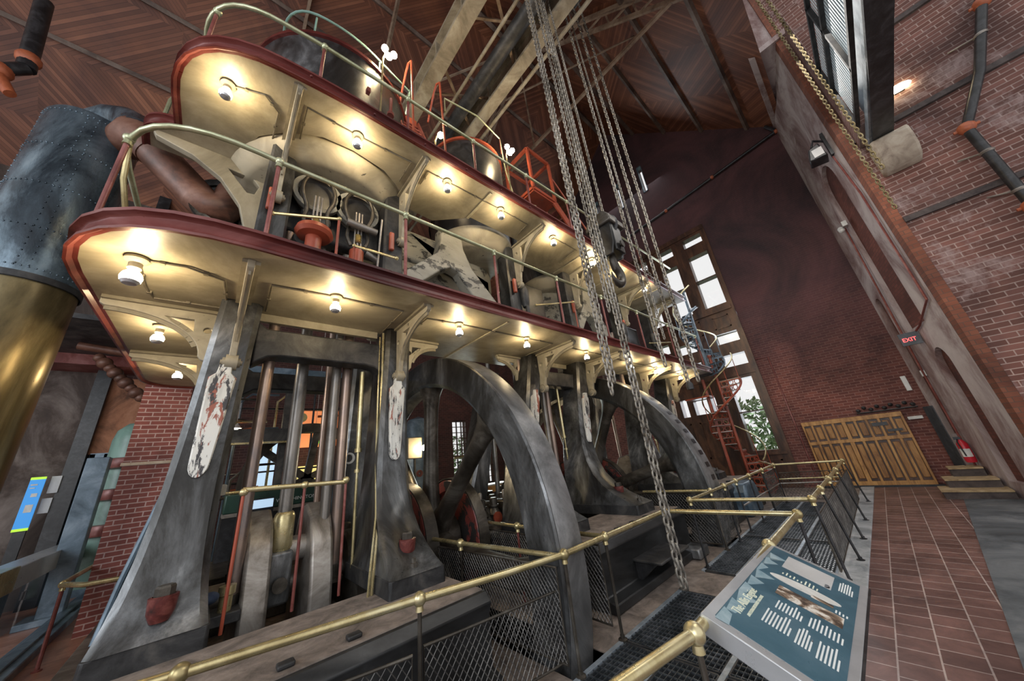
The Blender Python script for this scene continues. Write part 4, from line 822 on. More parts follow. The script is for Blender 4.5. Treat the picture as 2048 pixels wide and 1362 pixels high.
# pale inverted-Y frames in the wheel bays
def lam(x0, xa, x1, y, lab):
    t = T('arch_frame', ((x0+x1)/2, y, 3.97), lab, 'frame', 'pale arch frames')
    def leg(pts): 
        g = MB(); 
        for (a, b_, wd) in pts: g.beam((a[0], y, a[1]), (b_[0], y, b_[1]), .22, wd, (0, 1, 0))
        return g
    o = [(x0, 4.62), (x0-.04, 4.92), (xa-.30, 5.62), (xa-.22, 5.95), (xa-.22, 6.2), (xa+.2, 6.2), (xa+.24, 5.9), (xa+.42, 5.5), (x1+.02, 4.66), (x1+.06, 4.02), (x1-.25, 4.02), (x1-.28, 4.35), (xa+.32, 5.05), (xa+.14, 5.36), (xa-.06, 5.42), (xa-.3, 5.26)]
    plate(o, [], 'y', y, .2, 'leg_casting', 'creamworn', t, bevel=.03)
    g = MB().tube([(x1-.02, y-.14, 4.2), (x1-.02, y+.14, 4.2)], .07, 12).tube([(x0+.12, y-.14, 4.72), (x0+.12, y+.14, 4.72)], .05, 12); g.build('bolts', 'iron_brown', t)
    return t
lam(1.98, 2.95, 4.15, 4.62, 'flaking pale forked arch frame above the near flywheel')
lam(6.8, 7.55, 8.6, 4.62, 'flaking pale forked arch frame above the second flywheel')
# steam cylinders with casings
def cyl(x, y, r, zb, zt, lab, mat_lo='creamworn', mat_hi='iron', rh=None, yl=6.2):
    t = T('steam_cylinder', (x, y, zb), lab, 'steam cylinder', 'great steam cylinders')
    MB().lathe([(0, zb), (r*.8, zb), (r*.98, zb+.15), (r, zb+.3), (r, 6.60), (r-.03, 6.62), (0, 6.62)], (x, yl, 0), 'z', 56).build('cylinder_casing', mat_lo, t)
    MB().lathe([(r+.03, 6.50), (r+.09, 6.50), (r+.09, 6.62), (r+.03, 6.62)], (x, yl, 0), 'z', 56).build('flange', 'iron_dark', t)
    r = rh or r
    MB().lathe([(r-.02, 6.62), (r-.03, 6.5), (r-.22, 6.28), (r-.3, 6.26), (0, 6.25)], (x, y, 0), 'z', 56).build('bottom_flange', 'creamchip', t)
    MB().lathe([(r-.03, 6.62), (r-.03, zt-.1), (r-.06, zt), (r-.3, zt+.08), (0, zt+.1)], (x, y, 0), 'z', 56).build('lagging_drum', mat_hi, t)
    MB().lathe([(r-.05, zt-.05), (r, zt-.05), (r, zt+.02), (r-.05, zt+.02)], (x, y, 0), 'z', 56).build('rim_band', 'redpaint' if mat_hi == 'black' else 'fascia', t)
    g = MB().lathe([(r-.02, 0), (r+.02, .0), (r+.02, .05), (r-.02, .05)], (x, y, 7.2), 'z', 56); g.build('middle_band', 'iron_dark', t)
    return t
c1 = cyl(.85, 5.4, 1.15, 5.15, 8.95, 'great near steam cylinder, flaking cream below and black drum above the upper gallery', rh=1.4)
cyl(4.0, 5.25, 1.0, 5.6, 9.3, 'middle black drum with orange rim standing over the upper gallery', 'creamworn', 'black')
cyl(7.3, 5.5, 1.15, 5.2, 8.2, 'far steam cylinder above the second flywheel')
tag(MB().box(2.0, 4.1, 5.0, 6.5, 4.4, 5.6).prism([(2.0, 5.6), (2.2, 6.3), (3.6, 6.3), (4.1, 5.2), (4.1, 5.6)], 'y', 4.95, 5.5).build('pipe_casing', 'creamworn', bevel=.12), 'flaking pale curved casing behind the first arch frame', 'casing')
tag(MB().box(4.95, 5.9, 4.8, 5.6, 3.97, 5.9).build('valve_chest', 'black', bevel=.03), 'tall black valve chest behind the gallery rail in the second bay', 'cabinet')
tag(MB().box(9.7, 10.9, 4.8, 5.6, 3.97, 5.7).build('valve_chest', 'black', bevel=.03), 'tall black valve chest in the far bay', 'cabinet')
# valve gear of the first bay
def gear(x, z0, lab, lo):
    t = T('valve_gear', (x, 4.45, 3.97), lab, 'valve gear', 'valve bonnets of the first bay')
    MB().lathe([(0, 3.97), (.17, 3.97), (.17, 4.02), (.10, 4.03), (.10, z0), (0, z0)], (x, 4.42, 0), 'z', 28).build('bonnet_body', 'redpaint', t)
    if lo: MB().lathe([(.06, z0-.02), (.20, z0), (.24, z0+.05), (.22, z0+.12), (.12, z0+.16), (.05, z0+.16)], (x, 4.42, 0), 'z', 28).build('bonnet_flange', 'redpaint', t)
    # lyre shaped yoke around a dark bore
    lp = [(x-.09, z0+.08), (x-.15, z0+.25), (x-.13, z0+.48), (x-.20, z0+.72), (x-.20, z0+.92), (x-.13, z0+1.07), (x, z0+1.12), (x+.13, z0+1.07), (x+.20, z0+.92), (x+.20, z0+.72), (x+.13, z0+.48), (x+.15, z0+.25), (x+.09, z0+.08)]
    lp = [tuple(v_) for v_ in [Vector(lp[k])*(1-f)+Vector(lp[k+1])*f if False else Vector([(.5*((2*lp[k][j])+(-lp[max(k-1,0)][j]+lp[k+1][j])*f+(2*lp[max(k-1,0)][j]-5*lp[k][j]+4*lp[k+1][j]-lp[min(k+2,12)][j])*f*f+(-lp[max(k-1,0)][j]+3*lp[k][j]-3*lp[k+1][j]+lp[min(k+2,12)][j])*f**3)) for j in (0,1)]) for k in range(12) for f in (0,.33,.66)]]
    MB().tube([(a, 4.42, b_) for a, b_ in lp], .028, 10).build('yoke', 'iron_brown', t)
    MB().lathe([(0.27, 0), (.33, 0), (.33, .08), (.30, .10), (.25, .1), (.25, .3), (0, .3)], (x, 4.50, z0+.86), 'y', 32).build('port_ring', 'creamworn', t)
    MB().lathe([(.0, .0), (.24, 0), (.24, -.02), (0, -.02)], (x, 4.56, z0+.86), 'y', 24).build('port_bore', 'black', t)
    g = MB()
    for dx in (-.045, 0, .045): g.tube([(x+dx, 4.40, z0), (x+dx, 4.40, z0+.72)], .013 if dx else .016, 8)
    g.build('spindle', 'steel', t)
    g = MB()
    for i in range(5): g.lathe([(.03, 0), (.055, .01), (.03, .02)], (x, 4.40, z0+.15+i*.03), 'z', 14)
    g.build('spring', 'brass', t)
gear(.60, 5.02, 'left red valve bonnet with lyre yoke in the first bay', True)
gear(1.17, 5.0, 'right red valve bonnet with lyre yoke in the first bay', False)
g = MB()
rnd = random.Random(5)
tag(MB().box(.24, 1.62, 4.74, 4.95, 5.25, 6.46).build('valve_casing', 'iron_dark', bevel=.05), 'dark cast casing front behind the two valve bonnets', 'casing')
t = T('valve_linkage', (.85, 4.9, 3.97), 'jumble of shafts, levers and brackets between the valve bonnets', 'linkage')
MB().tube([(.98, 4.32, 5.42), (1.42, 4.32, 5.40)], .055, 16).build('roller', 'rodgrey', t)
for i in range(14):
    x = rnd.uniform(.35, 1.55); z = rnd.uniform(4.4, 5.8); y = rnd.uniform(4.7, 5.0)
    if i % 2: MB().tube([(x, y, z), (x+rnd.uniform(-.3, .3), y, z+rnd.uniform(-.2, .3))], rnd.uniform(.03, .06), 10).build('lever', rnd.choice(['iron_brown', 'rodgrey', 'creamworn']), t)
    else: MB().lathe([(0, 0), (.1, 0), (.12, .05), (.08, .12), (.04, .13), (.04, .2), (0, .2)], (x, y-.2, z), 'y', 16).build('boss', rnd.choice(['iron_brown', 'creamworn', 'iron_dark']), t)
MB().box(.3, .92, 4.05, 4.25, 4.45, 4.55).build('red_sill', 'redpaint', t, bevel=.01); MB().box(.86, 1.02, 4.28, 4.36, 4.2, 4.66).build('switch_plate', 'creamchip', t, bevel=.01)
tag(MB().tube([(1.35, 4.1, 3.97), (1.42, 4.1, 5.5)], .014, 8).build('hand_rod', 'steel'), 'thin bright vertical rod right of the valve bonnets', 'rod')
tag(MB().tube([(1.62, 4.3, 4.6), (1.64, 4.25, 4.45), (1.72, 4.2, 4.42), (1.76, 4.2, 4.55)], .012, 8).build('wall_hook', 'brass'), 'small brass hook on the post right of the valve bonnets', 'hook')
for xa, za, xb_, zb_, l in ((.10, 4.95, .76, 4.93, 'left of the valve bonnets'), (1.05, 4.86, 1.52, 4.62, 'right of the valve bonnets'), (4.75, 4.85, 5.65, 5.0, 'in the second bay'), (10.0, 4.8, 10.9, 4.85, 'in the far bay')):
    t = T('short_guard_rail', (xa, 3.75, 3.99), 'short brass guard rail on a maroon post %s' % l, 'guard rail', 'short guard rails')
    MB().tube([(xa, 4.1, za), (xb_, 3.75, zb_)], .018, 8).sphere((xb_, 3.75, zb_), .03, 10, 6).sphere((xa, 4.1, za), .03, 10, 6).build('bar', 'brass', t)
    px = xb_ if za > zb_-.3 and l != 'right of the valve bonnets' else xa; py = 3.75 if px == xb_ else 4.1; pz = zb_ if px == xb_ else za
    MB().tube([(px, py, 3.98), (px, py, pz)], .016, 8).build('post', 'redpaint', t)
for i, x in enumerate((4.7, 9.0, 11.0)):
    g = MB().tube([(x, 4.3, 3.97), (x, 4.3, 4.9)], .05, 12).lathe([(0, 0), (.07, .0), (.1, .12), (.1, .4), (.06, .5), (0, .5)], (x, 4.35, 4.9), 'z', 18)
    tag(g.build('valve_spindle', 'iron_dark'), ('dark valve spindle', 'far dark valve spindle', 'farthest dark valve spindle')[i]+' standing on the lower gallery behind the rail', 'valve')
# end frame and pipes at the left end
def tri_hole(): return [(-.9, 0)]
t = T('pipe_support', (-.3, 5.2, 4.9), 'cream triangular end frame with slotted hole beside the brown pipe', 'frame')
plate([(-1.26, 6.48), (-1.22, 6.40), (-.85, 6.30), (-.52, 6.08), (-.26, 5.72), (-.14, 5.3), (-.1, 4.95), (.10, 4.95), (.10, 6.48)], [[(-.50, 6.30), (-.18, 6.28), (-.08, 6.16), (-.12, 5.98), (-.22, 5.96)]], 'y', 5.2, .08, 'plate', 'cream', t, bevel=.012)
MB().lathe([(.36, 0), (.46, 0), (.46, .06), (.36, .06)], (-.42, 5.7, 6.05), 'y', 28).build('flange_ring', 'iron', t)
t = T('exhaust_pipe', (-1.0, 6, 6), 'thick brown painted exhaust pipe elbowing from the standpipe towards the cylinder', 'pipe')
MB().tube([(-1.72, 6.25, 7.0), (-1.60, 6.0, 6.98), (-1.46, 5.92, 6.88), (-1.32, 5.9, 6.70)], .25, 24).build('upper_elbow', 'rustpipe', t)
MB().tube([(-1.34, 5.9, 6.72), (-.74, 5.8, 6.06)], .235, 24).build('straight_run', 'rustpipe', t)
MB().tube([(-.76, 5.8, 6.08), (-.62, 5.78, 5.96), (-.48, 5.76, 5.98), (-.40, 5.76, 6.12), (-.38, 5.8, 6.35)], .235, 24).build('lower_elbow', 'rustpipe', t)
tag(MB().lathe([(0, -.05), (.42, -.05), (.42, .05), (0, .05)], (-.40, 6.0, 6.2), 'y', 28).build('dark_flange', 'black'), 'round dark opening behind the end of the brown pipe', 'flange')
# riveted standpipe
def standpipe():
    x, y, r = -2.10, 6.5, .46
    t = T('standpipe', (x, y, 0), 'huge riveted black standpipe column at the left edge, bronzed below', 'standpipe')
    MB().lathe([(0, 7.16), (r*.95, 7.16), (r, 7.11), (r, 4.45), (r-.01, 4.4)], (x, y, 0), 'z', 64).build('riveted_shell', 'rivet', t)
    MB().lathe([(r-.015, 4.42), (r-.015, 0.0), (0, 0)], (x, y, 0), 'z', 64).build('lower_shell', 'goldpipe', t)
    MB().lathe([(r+.0, 4.40), (r+.012, 4.40), (r+.012, 4.48), (r, 4.48)], (x, y, 0), 'z', 64).build('seam_band', 'iron_dark', t)
    g = MB()
    for z in [7.0-.09*i for i in range(28)]:
        for a in (-1.5, -1.3, -2.6, -.6): g.sphere((x+(r+.001)*math.cos(a), y+(r+.001)*math.sin(a), z), .011, 6, 4)
    for zz in (7.05, 6.4, 5.75, 5.1, 4.55):
        for i in range(30): a = -2.9+i*.115; g.sphere((x+(r+.001)*math.cos(a), y+(r+.001)*math.sin(a), zz), .011, 6, 4)
    g.build('rivets', 'rivet', t)['kind'] = 'stuff'
    MB().tube([(x+.02, y, 7.1), (x+.04, y-.02, 7.28), (x+.16, y-.08, 7.40), (x+.32, y-.2, 7.36), (x+.46, y-.34, 7.2), (x+.52, y-.46, 7.0)], .27, 28).build('top_bend', 'rivet', t)
standpipe()

# ================================================================== LAMPS
def make_lamp():
    t = T('gallery_lamp', (0, 0, 0), 'x', 'lamp')
    MB().lathe([(0, 0), (.062, 0), (.066, -.02), (.05, -.035), (.036, -.045), (.036, -.085), (.026, -.09), (0, -.09)], (0, 0, 0), 'z', 20).build('socket', 'cream', t)
    MB().lathe([(.02, -.085), (.024, -.10), (.046, -.125), (.056, -.155), (.050, -.185)], (0, 0, 0), 'z', 16).build('bulb', 'bulb', t)
    MB().lathe([(.050, -.185), (.036, -.205), (0, -.212)], (0, 0, 0), 'z', 16).build('bulb_cap', 'bulbtip', t)
    return t
proto = make_lamp(); used = [False]
def lamp(x, y, z, label, group, s=1.0):
    if not used[0]: t = proto; used[0] = True
    else:
        t = proto.copy(); COL.objects.link(t)
        for ch in list(proto.children):
            c = ch.copy(); COL.objects.link(c); c.parent = t
    t.location = (x, y, z); t.scale = (s, s, s); t['label'] = label; t['group'] = group
    return t
L1 = [(-.76, 3.86), (.81, 3.75), (2.51, 3.76), (3.92, 3.74), (5.73, 3.74), (7.76, 3.80), (9.18, 3.80), (11.1, 3.88)]
for i, (x, y) in enumerate(L1):
    lamp(x, y, 3.815, 'glowing bulb lamp under the lower gallery, %s along its front edge from the rounded end' % ORD[i], 'bulb lamps under the lower gallery', 1.25 if i == 0 else 1.0)
lamp(-.72, 5.5, 3.815, 'glowing bulb lamp under the left end of the lower gallery, between the two holed brackets', 'bulb lamps under the lower gallery', 1.1)
lamp(-.62, 7.3, 3.815, 'glowing bulb lamp under the far left corner of the lower gallery above the brick pillar', 'bulb lamps under the lower gallery', 1.1)
L2 = [(-.55, 3.92), (.88, 3.68), (2.35, 3.64), (3.55, 3.62), (5.1, 3.60), (6.65, 3.62), (7.9, 3.56), (9.4, 3.56)]
for i, (x, y) in enumerate(L2):
    lamp(x, y, 6.475, 'glowing bulb lamp under the upper gallery, %s from its rounded near end' % ORD[i], 'bulb lamps under the upper gallery', 1.15)
def stand_lamp(x, y, z0, z1, n, lab):
    t = T('stand_lamp', (x, y, z0), lab, 'lamp')
    MB().tube([(x, y, z0), (x, y, z1-.12), (x+.03, y-.03, z1), (x+.08, y-.06, z1+.03)], .018, 8).build('stem', 'brass', t)
    g = MB()
    for k in range(n): a = 2*PI*k/n+.5; g.sphere((x+.09+(.10*math.cos(a) if n > 1 else 0), y-.07, z1+.04+(.10*math.sin(a) if n > 1 else 0)), .062, 14, 10)
    g.build('bulbs', 'bulb', t)
stand_lamp(1.28, 4.0, 7.6, 9.35, 3, 'cluster of three bright bulbs on a bent stem beside the near black drum')
stand_lamp(4.35, 4.0, 7.2, 9.05, 3, 'cluster of three bright bulbs on a stem right of the orange rimmed drum')
stand_lamp(2.36, 4.02, 7.5, 8.0, 1, 'single bright bulb at the foot of the red steps')
for x, y, z, l in ((6.1, 6.6, 1.95, 'bright little bulb on a pale bracket beyond the near flywheel'), (8.45, 6.6, 1.9, 'bright little bulb seen through the second flywheel')):
    t = T('bracket_lamp', (x, y, z), l, 'lamp'); MB().sphere((x, y, z+.1), .05, 12, 8).build('bulb', 'bulb', t); MB().tube([(x, y, z-.9), (x, y, z+.04)], .04, 8).build('stem', 'cream', t)
t = T('column_lamp', (3.3, 6.4, 2.4), 'white wall lamp with round bulb on the rear column behind the near flywheel', 'lamp')
MB().sphere((3.02, 5.95, 2.18), .05, 14, 10).build('bulb', 'bulb', t); MB().box(2.75, 3.05, 6.08, 6.14, 2.0, 2.4).build('backplate', 'cream', t, bevel=.02)
tag(MB().lathe([(.05, 0), (.075, 0), (.075, .03), (.05, .03)], (1.42, 5.0, 2.05), 'y', 20).build('round_gauge', 'white'), 'small round white gauge on the rear pipe between the nearest columns', 'gauge')
# conduits under the decks
def conduit(pts, lab, z):
    g = MB().tube([(x, y, z) for x, y in pts], .011, 6)
    for a, b_ in zip(pts, pts[1:]):
        m_ = ((a[0]+b_[0])/2, (a[1]+b_[1])/2, z); g.box(m_[0]-.018, m_[0]+.018, m_[1]-.018, m_[1]+.018, z-.014, z+.012)
    tag(g.build('lamp_conduit', 'wirecable'), lab, 'conduit', 'lamp conduits')
conduit([(-.76, 3.86), (-.45, 3.80), (-.18, 3.92), (-.14, 4.5), (-.2, 4.62), (-.72, 4.64), (-.76, 4.4), (-.76, 3.92)], 'conduit looped round the first soffit panel of the lower gallery', 3.805)
conduit([(.22, 4.5), (.2, 3.8), (.81, 3.75), (1.62, 3.74), (1.64, 4.5)], 'conduit across the soffit panel between the two nearest brackets', 3.805)
conduit([(2.0, 4.2), (2.0, 3.8), (2.51, 3.76), (3.92, 3.74), (4.62, 3.72), (4.64, 4.5)], 'conduit across the soffit above the near flywheel', 3.805)
conduit([(5.05, 3.74), (5.73, 3.74), (6.4, 3.74)], 'conduit across the soffit of the second bay', 3.805)
conduit([(6.8, 3.8), (7.76, 3.8), (9.18, 3.8), (9.3, 3.8), (11.1, 3.88)], 'conduit across the soffit beyond the middle column', 3.805)
conduit([(-.55, 3.92), (-.2, 3.80), (-.04, 3.95), (-.05, 4.45)], 'conduit at the rounded near end of the upper gallery soffit', 6.465)
conduit([(.25, 4.2), (.24, 3.66), (.88, 3.68), (1.68, 3.64), (1.68, 4.1)], 'conduit across the upper soffit above the valve bonnets', 6.465)
conduit([(2.0, 3.95), (2.0, 3.64), (2.35, 3.64), (3.55, 3.62), (4.3, 3.62), (4.35, 4.0)], 'conduit across the upper soffit above the first arch frame', 6.465)
conduit([(5.1, 3.60), (6.0, 3.6), (6.05, 4.2)], 'conduit across the upper soffit right of the crane hook', 6.465)

# ================================================================== RAILINGS
def railing(name, lab, top, posts, zb, mat='brass', r=.024, pr=.016, ball=.05, pm='maroon', mids=(), group=None, cat='railing', feet=None):
    t = T(name, (sum(p[0] for p in top)/len(top), sum(p[1] for p in top)/len(top), zb), lab, cat, group)
    MB().tube(top, r, 12).build('handrail', mat, t)
    for k in mids:
        MB().tube([(p[0], p[1], zb+k) for p in top], r*.7, 8).build('middle_rail', mat, t)
    for p in posts:
        x, y, z = p[:3]; fx, fy = (x, y) if len(p) < 5 else p[3:5]
        MB().tube([(fx, fy, zb), (x, y, z)], pr, 8).build('post', pm, t)
        MB().sphere((x, y, z), ball, 14, 10).lathe([(0, 0), (.03, 0), (.022, .05), (.0, .05)], (x, y, z-.075), 'z', 12).build('ball_joint', mat, t)
        MB().lathe([(0, 0), (.045, 0), (.045, .012), (.022, .02), (.022, .045), (0, .045)], (fx, fy, zb), 'z', 14).build('foot', pm, t)
    return t
ft = [(-.95, 3.62, .9), (-.45, 3.36, .9), (.05, 3.07, .9), (.7, 2.87, .9), (1.32, 2.72, .9), (2.0, 2.52, .9), (2.64, 2.40, .9), (3.33, 2.40, .9), (4.77, 2.38, .9)]
ft = [(x, min(y, 2.70) if x > .9 else 2.70+(1.32-x)*.22, z) for x, y, z in ft]
ft[0] = (-.95, 3.2, .9)
tf = railing('front_guard_rail', 'long brass handrail on slim posts along the foot of the engine', ft, [ft[2], ft[4], ft[6], ft[7], ft[8]], 0, r=.028, pm='iron_brown')
railing('cross_guard_rail', 'brass cross rail over the dusty floor plate, nearer of the two', [(4.77, 2.40, .9), (4.87, .94, .9)], [(4.87, .94, .9)], 0, r=.026, pm='black')
railing('cross_guard_rail', 'brass cross rail over the floor plate, farther of the two', [(5.66, 2.37, .9), (5.84, .92, .9)], [(5.66, 2.37, .9), (5.84, .92, .9, 5.84, .86)], 0, r=.024, pm='black')
railing('aisle_guard_rail', 'near brass aisle rail beside the information panel', [(.4, 1.15, .9), (1.35, 1.05, .9), (1.91, .95, .9), (4.87, .94, .9)], [(1.91, .95, .9, 1.97, .98), (3.55, .95, .9)], 0, r=.028, pm='iron_brown')
railing('aisle_guard_rail', 'far brass aisle rail on splayed black posts along the tiled floor', [(5.84, .92, .9), (8.6, .92, .9), (11.3, .93, .9)], [(6.75, .92, .9, 6.75, .80), (7.9, .92, .9, 7.9, .80), (9.3, .92, .9, 9.3, .8), (11.3, .93, .9, 11.3, .8)], 0.01, r=.026, pm='black', mids=())
railing('end_guard_rail', 'brass and steel rail closing the far end of the grating walkway', [(11.3, .93, .9), (11.1, 2.26, .9), (12.6, 2.9, .9)], [(11.1, 2.26, .9)], 0, pm='black', mids=(.55,))
railing('inner_guard_rail', 'pale handrail with middle rail between grating and second flywheel', [(5.66, 2.37, .9), (7.6, 2.32, .9), (11.1, 2.26, .9)], [(7.2, 2.33, .9), (7.9, 2.32, .9), (8.8, 2.3, .9), (9.9, 2.28, .9)], 0, pm='black')
tag(MB().tube([(7.9, 2.32, .45), (9.0, 2.3, .45), (11.1, 2.27, .45), (11.3, .93, .45)], .016, 8).build('middle_rail', 'steel'), 'pale middle rail of the far fenced corner', 'rail')
w1 = railing('flywheel_guard_rail', 'brass rail running back along the left side of the near flywheel', [(2.58, 2.42, .9), (2.45, 3.9, .9), (2.36, 5.5, .9)], [(2.45, 3.9, .9)], 0, pm='iron_brown')
railing('flywheel_guard_rail', 'brass rail behind the rim along the right side of the near flywheel', [(3.33, 2.42, .9), (3.40, 3.9, .9), (3.46, 5.2, .9)], [(3.40, 3.9, .9)], 0, pm='maroon')
railing('flywheel_guard_rail', 'brass rail in front of the second flywheel by the middle column', [(6.55, 3.6, .9), (6.62, 2.38, .9)], [(6.62, 2.38, .9)], 0, pm='iron_brown')
railing('end_hand_rail', 'looped brass rail on dark posts left of the nearest column', [(-.55, 7.0, .92), (-.95, 7.3, .9), (-1.2, 7.75, .9), (-1.22, 8.1, .9), (-1.12, 10.2, .92), (-1.1, 11.0, .93), (-.9, 11.6, .94)], [(-1.20, 7.8, .9), (-1.1, 11.0, .93)], 0, r=.03, pm='maroon', pr=.02)
# gallery railings
n1 = [(-1.08, 4.9), (-1.12, 4.2), (-1.05, 3.6), (-.75, 3.36), (-.3, 3.30), (.06, 3.34)]
def grail(nm, lab, pts, zt, zb, posts, mat):
    t = T(nm, (pts[len(pts)//2][0], pts[len(pts)//2][1], zb), lab, 'railing')
    MB().tube([(x, y, zt(x) if callable(zt) else zt) for x, y in pts], .027, 12).build('handrail', mat, t)
    for x, y in posts:
        z = zt(x) if callable(zt) else zt
        MB().tube([(x, y, zb), (x, y, z-.03)], .021, 10).build('post', 'maroon', t)
        MB().sphere((x, y, z), .045, 14, 10).lathe([(.0, 0), (.034, 0), (.026, .06), (0, .06)], (x, y, z-.085), 'z', 12).build('ball_joint', mat, t)
    return t
arcp = [(p.x, p.y) for p in fillet([(0.06, 3.36), (-1.12, 3.3), (-1.10, 5.5)], [0, 1.0, 0], 10)][::-1]
grail('gallery_handrail', 'pale brass handrail with maroon posts sweeping round the near end of the lower gallery', arcp+[(1.48, 3.36), (3.02, 3.36), (4.62, 3.36), (6.2, 3.36), (7.9, 3.36), (9.8, 3.36), (12.2, 3.36)], lambda x: 5.07+.006*x, 3.98, [(-1.06, 3.85), (.06, 3.36), (1.48, 3.36), (3.02, 3.36), (4.62, 3.36), (6.2, 3.36), (7.9, 3.36), (9.8, 3.36), (12.1, 3.36)], 'brassgreen')
tag(MB().tube([(-1.06, 3.9, 5.05), (-1.04, 4.0, 4.7), (-.98, 4.4, 4.3), (-.92, 4.7, 3.98)], .022, 8).build('rail_stay', 'brass'), 'curved brass stay behind the end of the lower gallery rail', 'stay')
arc2 = [(p.x, p.y) for p in fillet([(0.3, 3.38), (-.92, 3.48), (-.90, 4.35)], [0, .75, 0], 10)][::-1]
grail('gallery_handrail', 'pale green brass handrail arching round the rounded end of the upper gallery', arc2+[(1.5, 3.36), (2.79, 3.36), (4.19, 3.36), (5.6, 3.36), (7.3, 3.36), (9.2, 3.36), (11.8, 3.36)], lambda x: 7.42+.035*max(x, 0), 6.63, [(-.80, 3.78), (.3, 3.38), (1.5, 3.36), (2.79, 3.36), (4.19, 3.36), (5.6, 3.36), (7.3, 3.36), (9.2, 3.36)], 'brassgreen')
tag(MB().tube([(-.92, 4.2, 7.42), (-.93, 4.25, 7.0), (-.9, 4.3, 6.65)], .022, 8).build('rail_stay', 'brassgreen'), 'end stay of the upper gallery handrail', 'stay')
tag(MB().tube([(-1.22, 5.15, 6.65), (-1.22, 5.16, 7.1), (-1.18, 5.18, 7.3), (-1.02, 5.2, 7.4), (-.9, 5.2, 7.4)], .024, 8).build('rail_stay', 'brassgreen'), 'small curved brass rail left of the rounded upper gallery end', 'stay')
pth = [(p.x, p.y) for p in fillet([(-.15, 5.6), (-.25, 4.25), (.8, 4.1), (2.0, 4.4)], [0, .6, .4, 0], 8)]
t = T('drum_handrail', (.8, 4.3, 8.55), 'thin dark green handrail on top of the near black drum', 'railing')
MB().tube([(-.2, 5.4, 9.0)]+[(x, y, 9.5) for x, y in pth]+[(2.0, 4.6, 9.0)], .02, 8).build('handrail', 'green', t)
for x, y in ((.2, 4.25), (1.3, 4.25)): MB().tube([(x, y, 8.9), (x, y, 9.5)], .016, 8).build('post', 'green', t)
t = T('drum_handrail', (3.6, 4.3, 9.3), 'thin dark handrail curving over the orange rimmed drum', 'railing')
MB().tube([(2.75, 4.2, 9.3), (2.75, 4.2, 9.75), (3.6, 4.1, 9.8), (4.4, 4.2, 9.75), (4.9, 4.6, 9.3), (5.0, 4.5, 8.3), (5.6, 4.3, 8.2)], .02, 8).build('handrail', 'brassgreen', t)
MB().tube([(4.4, 4.2, 9.2), (4.4, 4.2, 9.75)], .014, 8).build('post', 'maroon', t)
for x, y, l in ((.35, 4.9, 'left'), (1.35, 4.9, 'right')):
    t = T('oil_lubricator', (x, y, 8.6), 'dark bell shaped lubricator on the %s of the near drum top' % l, 'lubricator')
    MB().lathe([(0, 0), (.22, 0), (.24, .05), (.18, .12), (.08, .18), (.06, .3), (0, .3)], (x, y, 9.0), 'z', 20).build('bell', 'iron', t); MB().tube([(x, y, 9.3), (x, y, 9.65)], .04, 10).sphere((x, y, 9.67), .06).build('stem', 'iron_dark', t)
t = T('drum_fittings', (1.0, 4.15, 7.3), 'small taps and pipes on the face of the near black drum', 'pipe')
g = MB().tube([(.2, 4.08, 7.6), (.85, 3.95, 7.5), (1.6, 4.15, 7.4)], .02, 8).sphere((1.25, 3.98, 7.45), .06)
g.build('pipe', 'bluegrey', t); MB().tube([(1.45, 3.98, 7.8), (1.45, 3.98, 8.2)], .03, 8).lathe([(0, 0), (.06, 0), (.06, .06), (0, .06)], (1.45, 3.98, 7.75), 'z', 12).build('tap', 'maroon', t); MB().box(1.02, 1.08, 3.92, 4.0, 7.95, 8.05).build('tap', 'maroon', t)
# red steps between the drums and red cage stair
t = T('red_steps', (2.1, 4.2, 6.66), 'steep red iron steps between the two black drums', 'steps')
for x in (1.84, 2.34): MB().beam((x, 3.85, 6.66), (x, 4.75, 9.1), .03, .16, (0, 1, 0)).build('stringer', 'maroon', t)
for i in range(11): MB().box(1.84, 2.34, 3.83+i*.085, 4.0+i*.085, 6.85+i*.21, 6.875+i*.21).build('tread', 'maroon', t)
MB().box(1.86, 2.34, 4.78, 4.8, 7.9, 9.3).build('back_panel', 'redpaint', t)
for x in (1.78, 2.42): MB().tube([(x, 3.75, 7.35), (x, 3.85, 9.5), (x, 3.98, 9.62), (x, 4.1, 9.5), (x, 4.4, 8.9)], .022, 8).build('handrail', 'redpaint', t)
t = T('red_cage_stair', (6.2, 4.3, 6.66), 'red iron stair with open square cage landing on the upper gallery', 'stair')
A = [(5.35, 4.1, 8.55), (6.25, 4.1, 8.55), (6.25, 5.0, 8.55), (5.35, 5.0, 8.55)]; B_ = [(x, y, 10.0) for x, y, z in A]
for a, b_ in zip(A, B_): MB().beam(a, b_, .07, .07).build('cage_post', 'redpaint', t, smooth=False)
for R_ in (A, B_):
    g = MB()
    for i in range(4): g.beam(R_[i], R_[(i+1) % 4], .07, .09)
    g.build('cage_rail', 'redpaint', t, smooth=False)
MB().box(5.35, 6.25, 4.1, 5.0, 8.45, 8.5).build('landing', 'redpaint', t)
for y in (4.1, 4.85): MB().beam((6.2, y, 8.5), (8.1, y, 6.66), .04, .24).build('stringer', 'redpaint', t, smooth=False)
for i in range(9): MB().box(6.3+i*.2, 6.5+i*.2, 4.1, 4.85, 8.3-i*.195, 8.33-i*.195).build('tread', 'maroon', t)
for y in (4.1, 4.85): MB().tube([(6.25, y, 9.5), (6.5, y, 9.3), (8.0, y, 7.9), (8.1, y, 6.66)], .025, 8).build('handrail', 'redpaint', t)
t = T('gallery_machinery', (5.2, 4.6, 6.66), 'dim cluster of dark valves and linkages on the upper gallery', 'machinery')
rnd = random.Random(9)
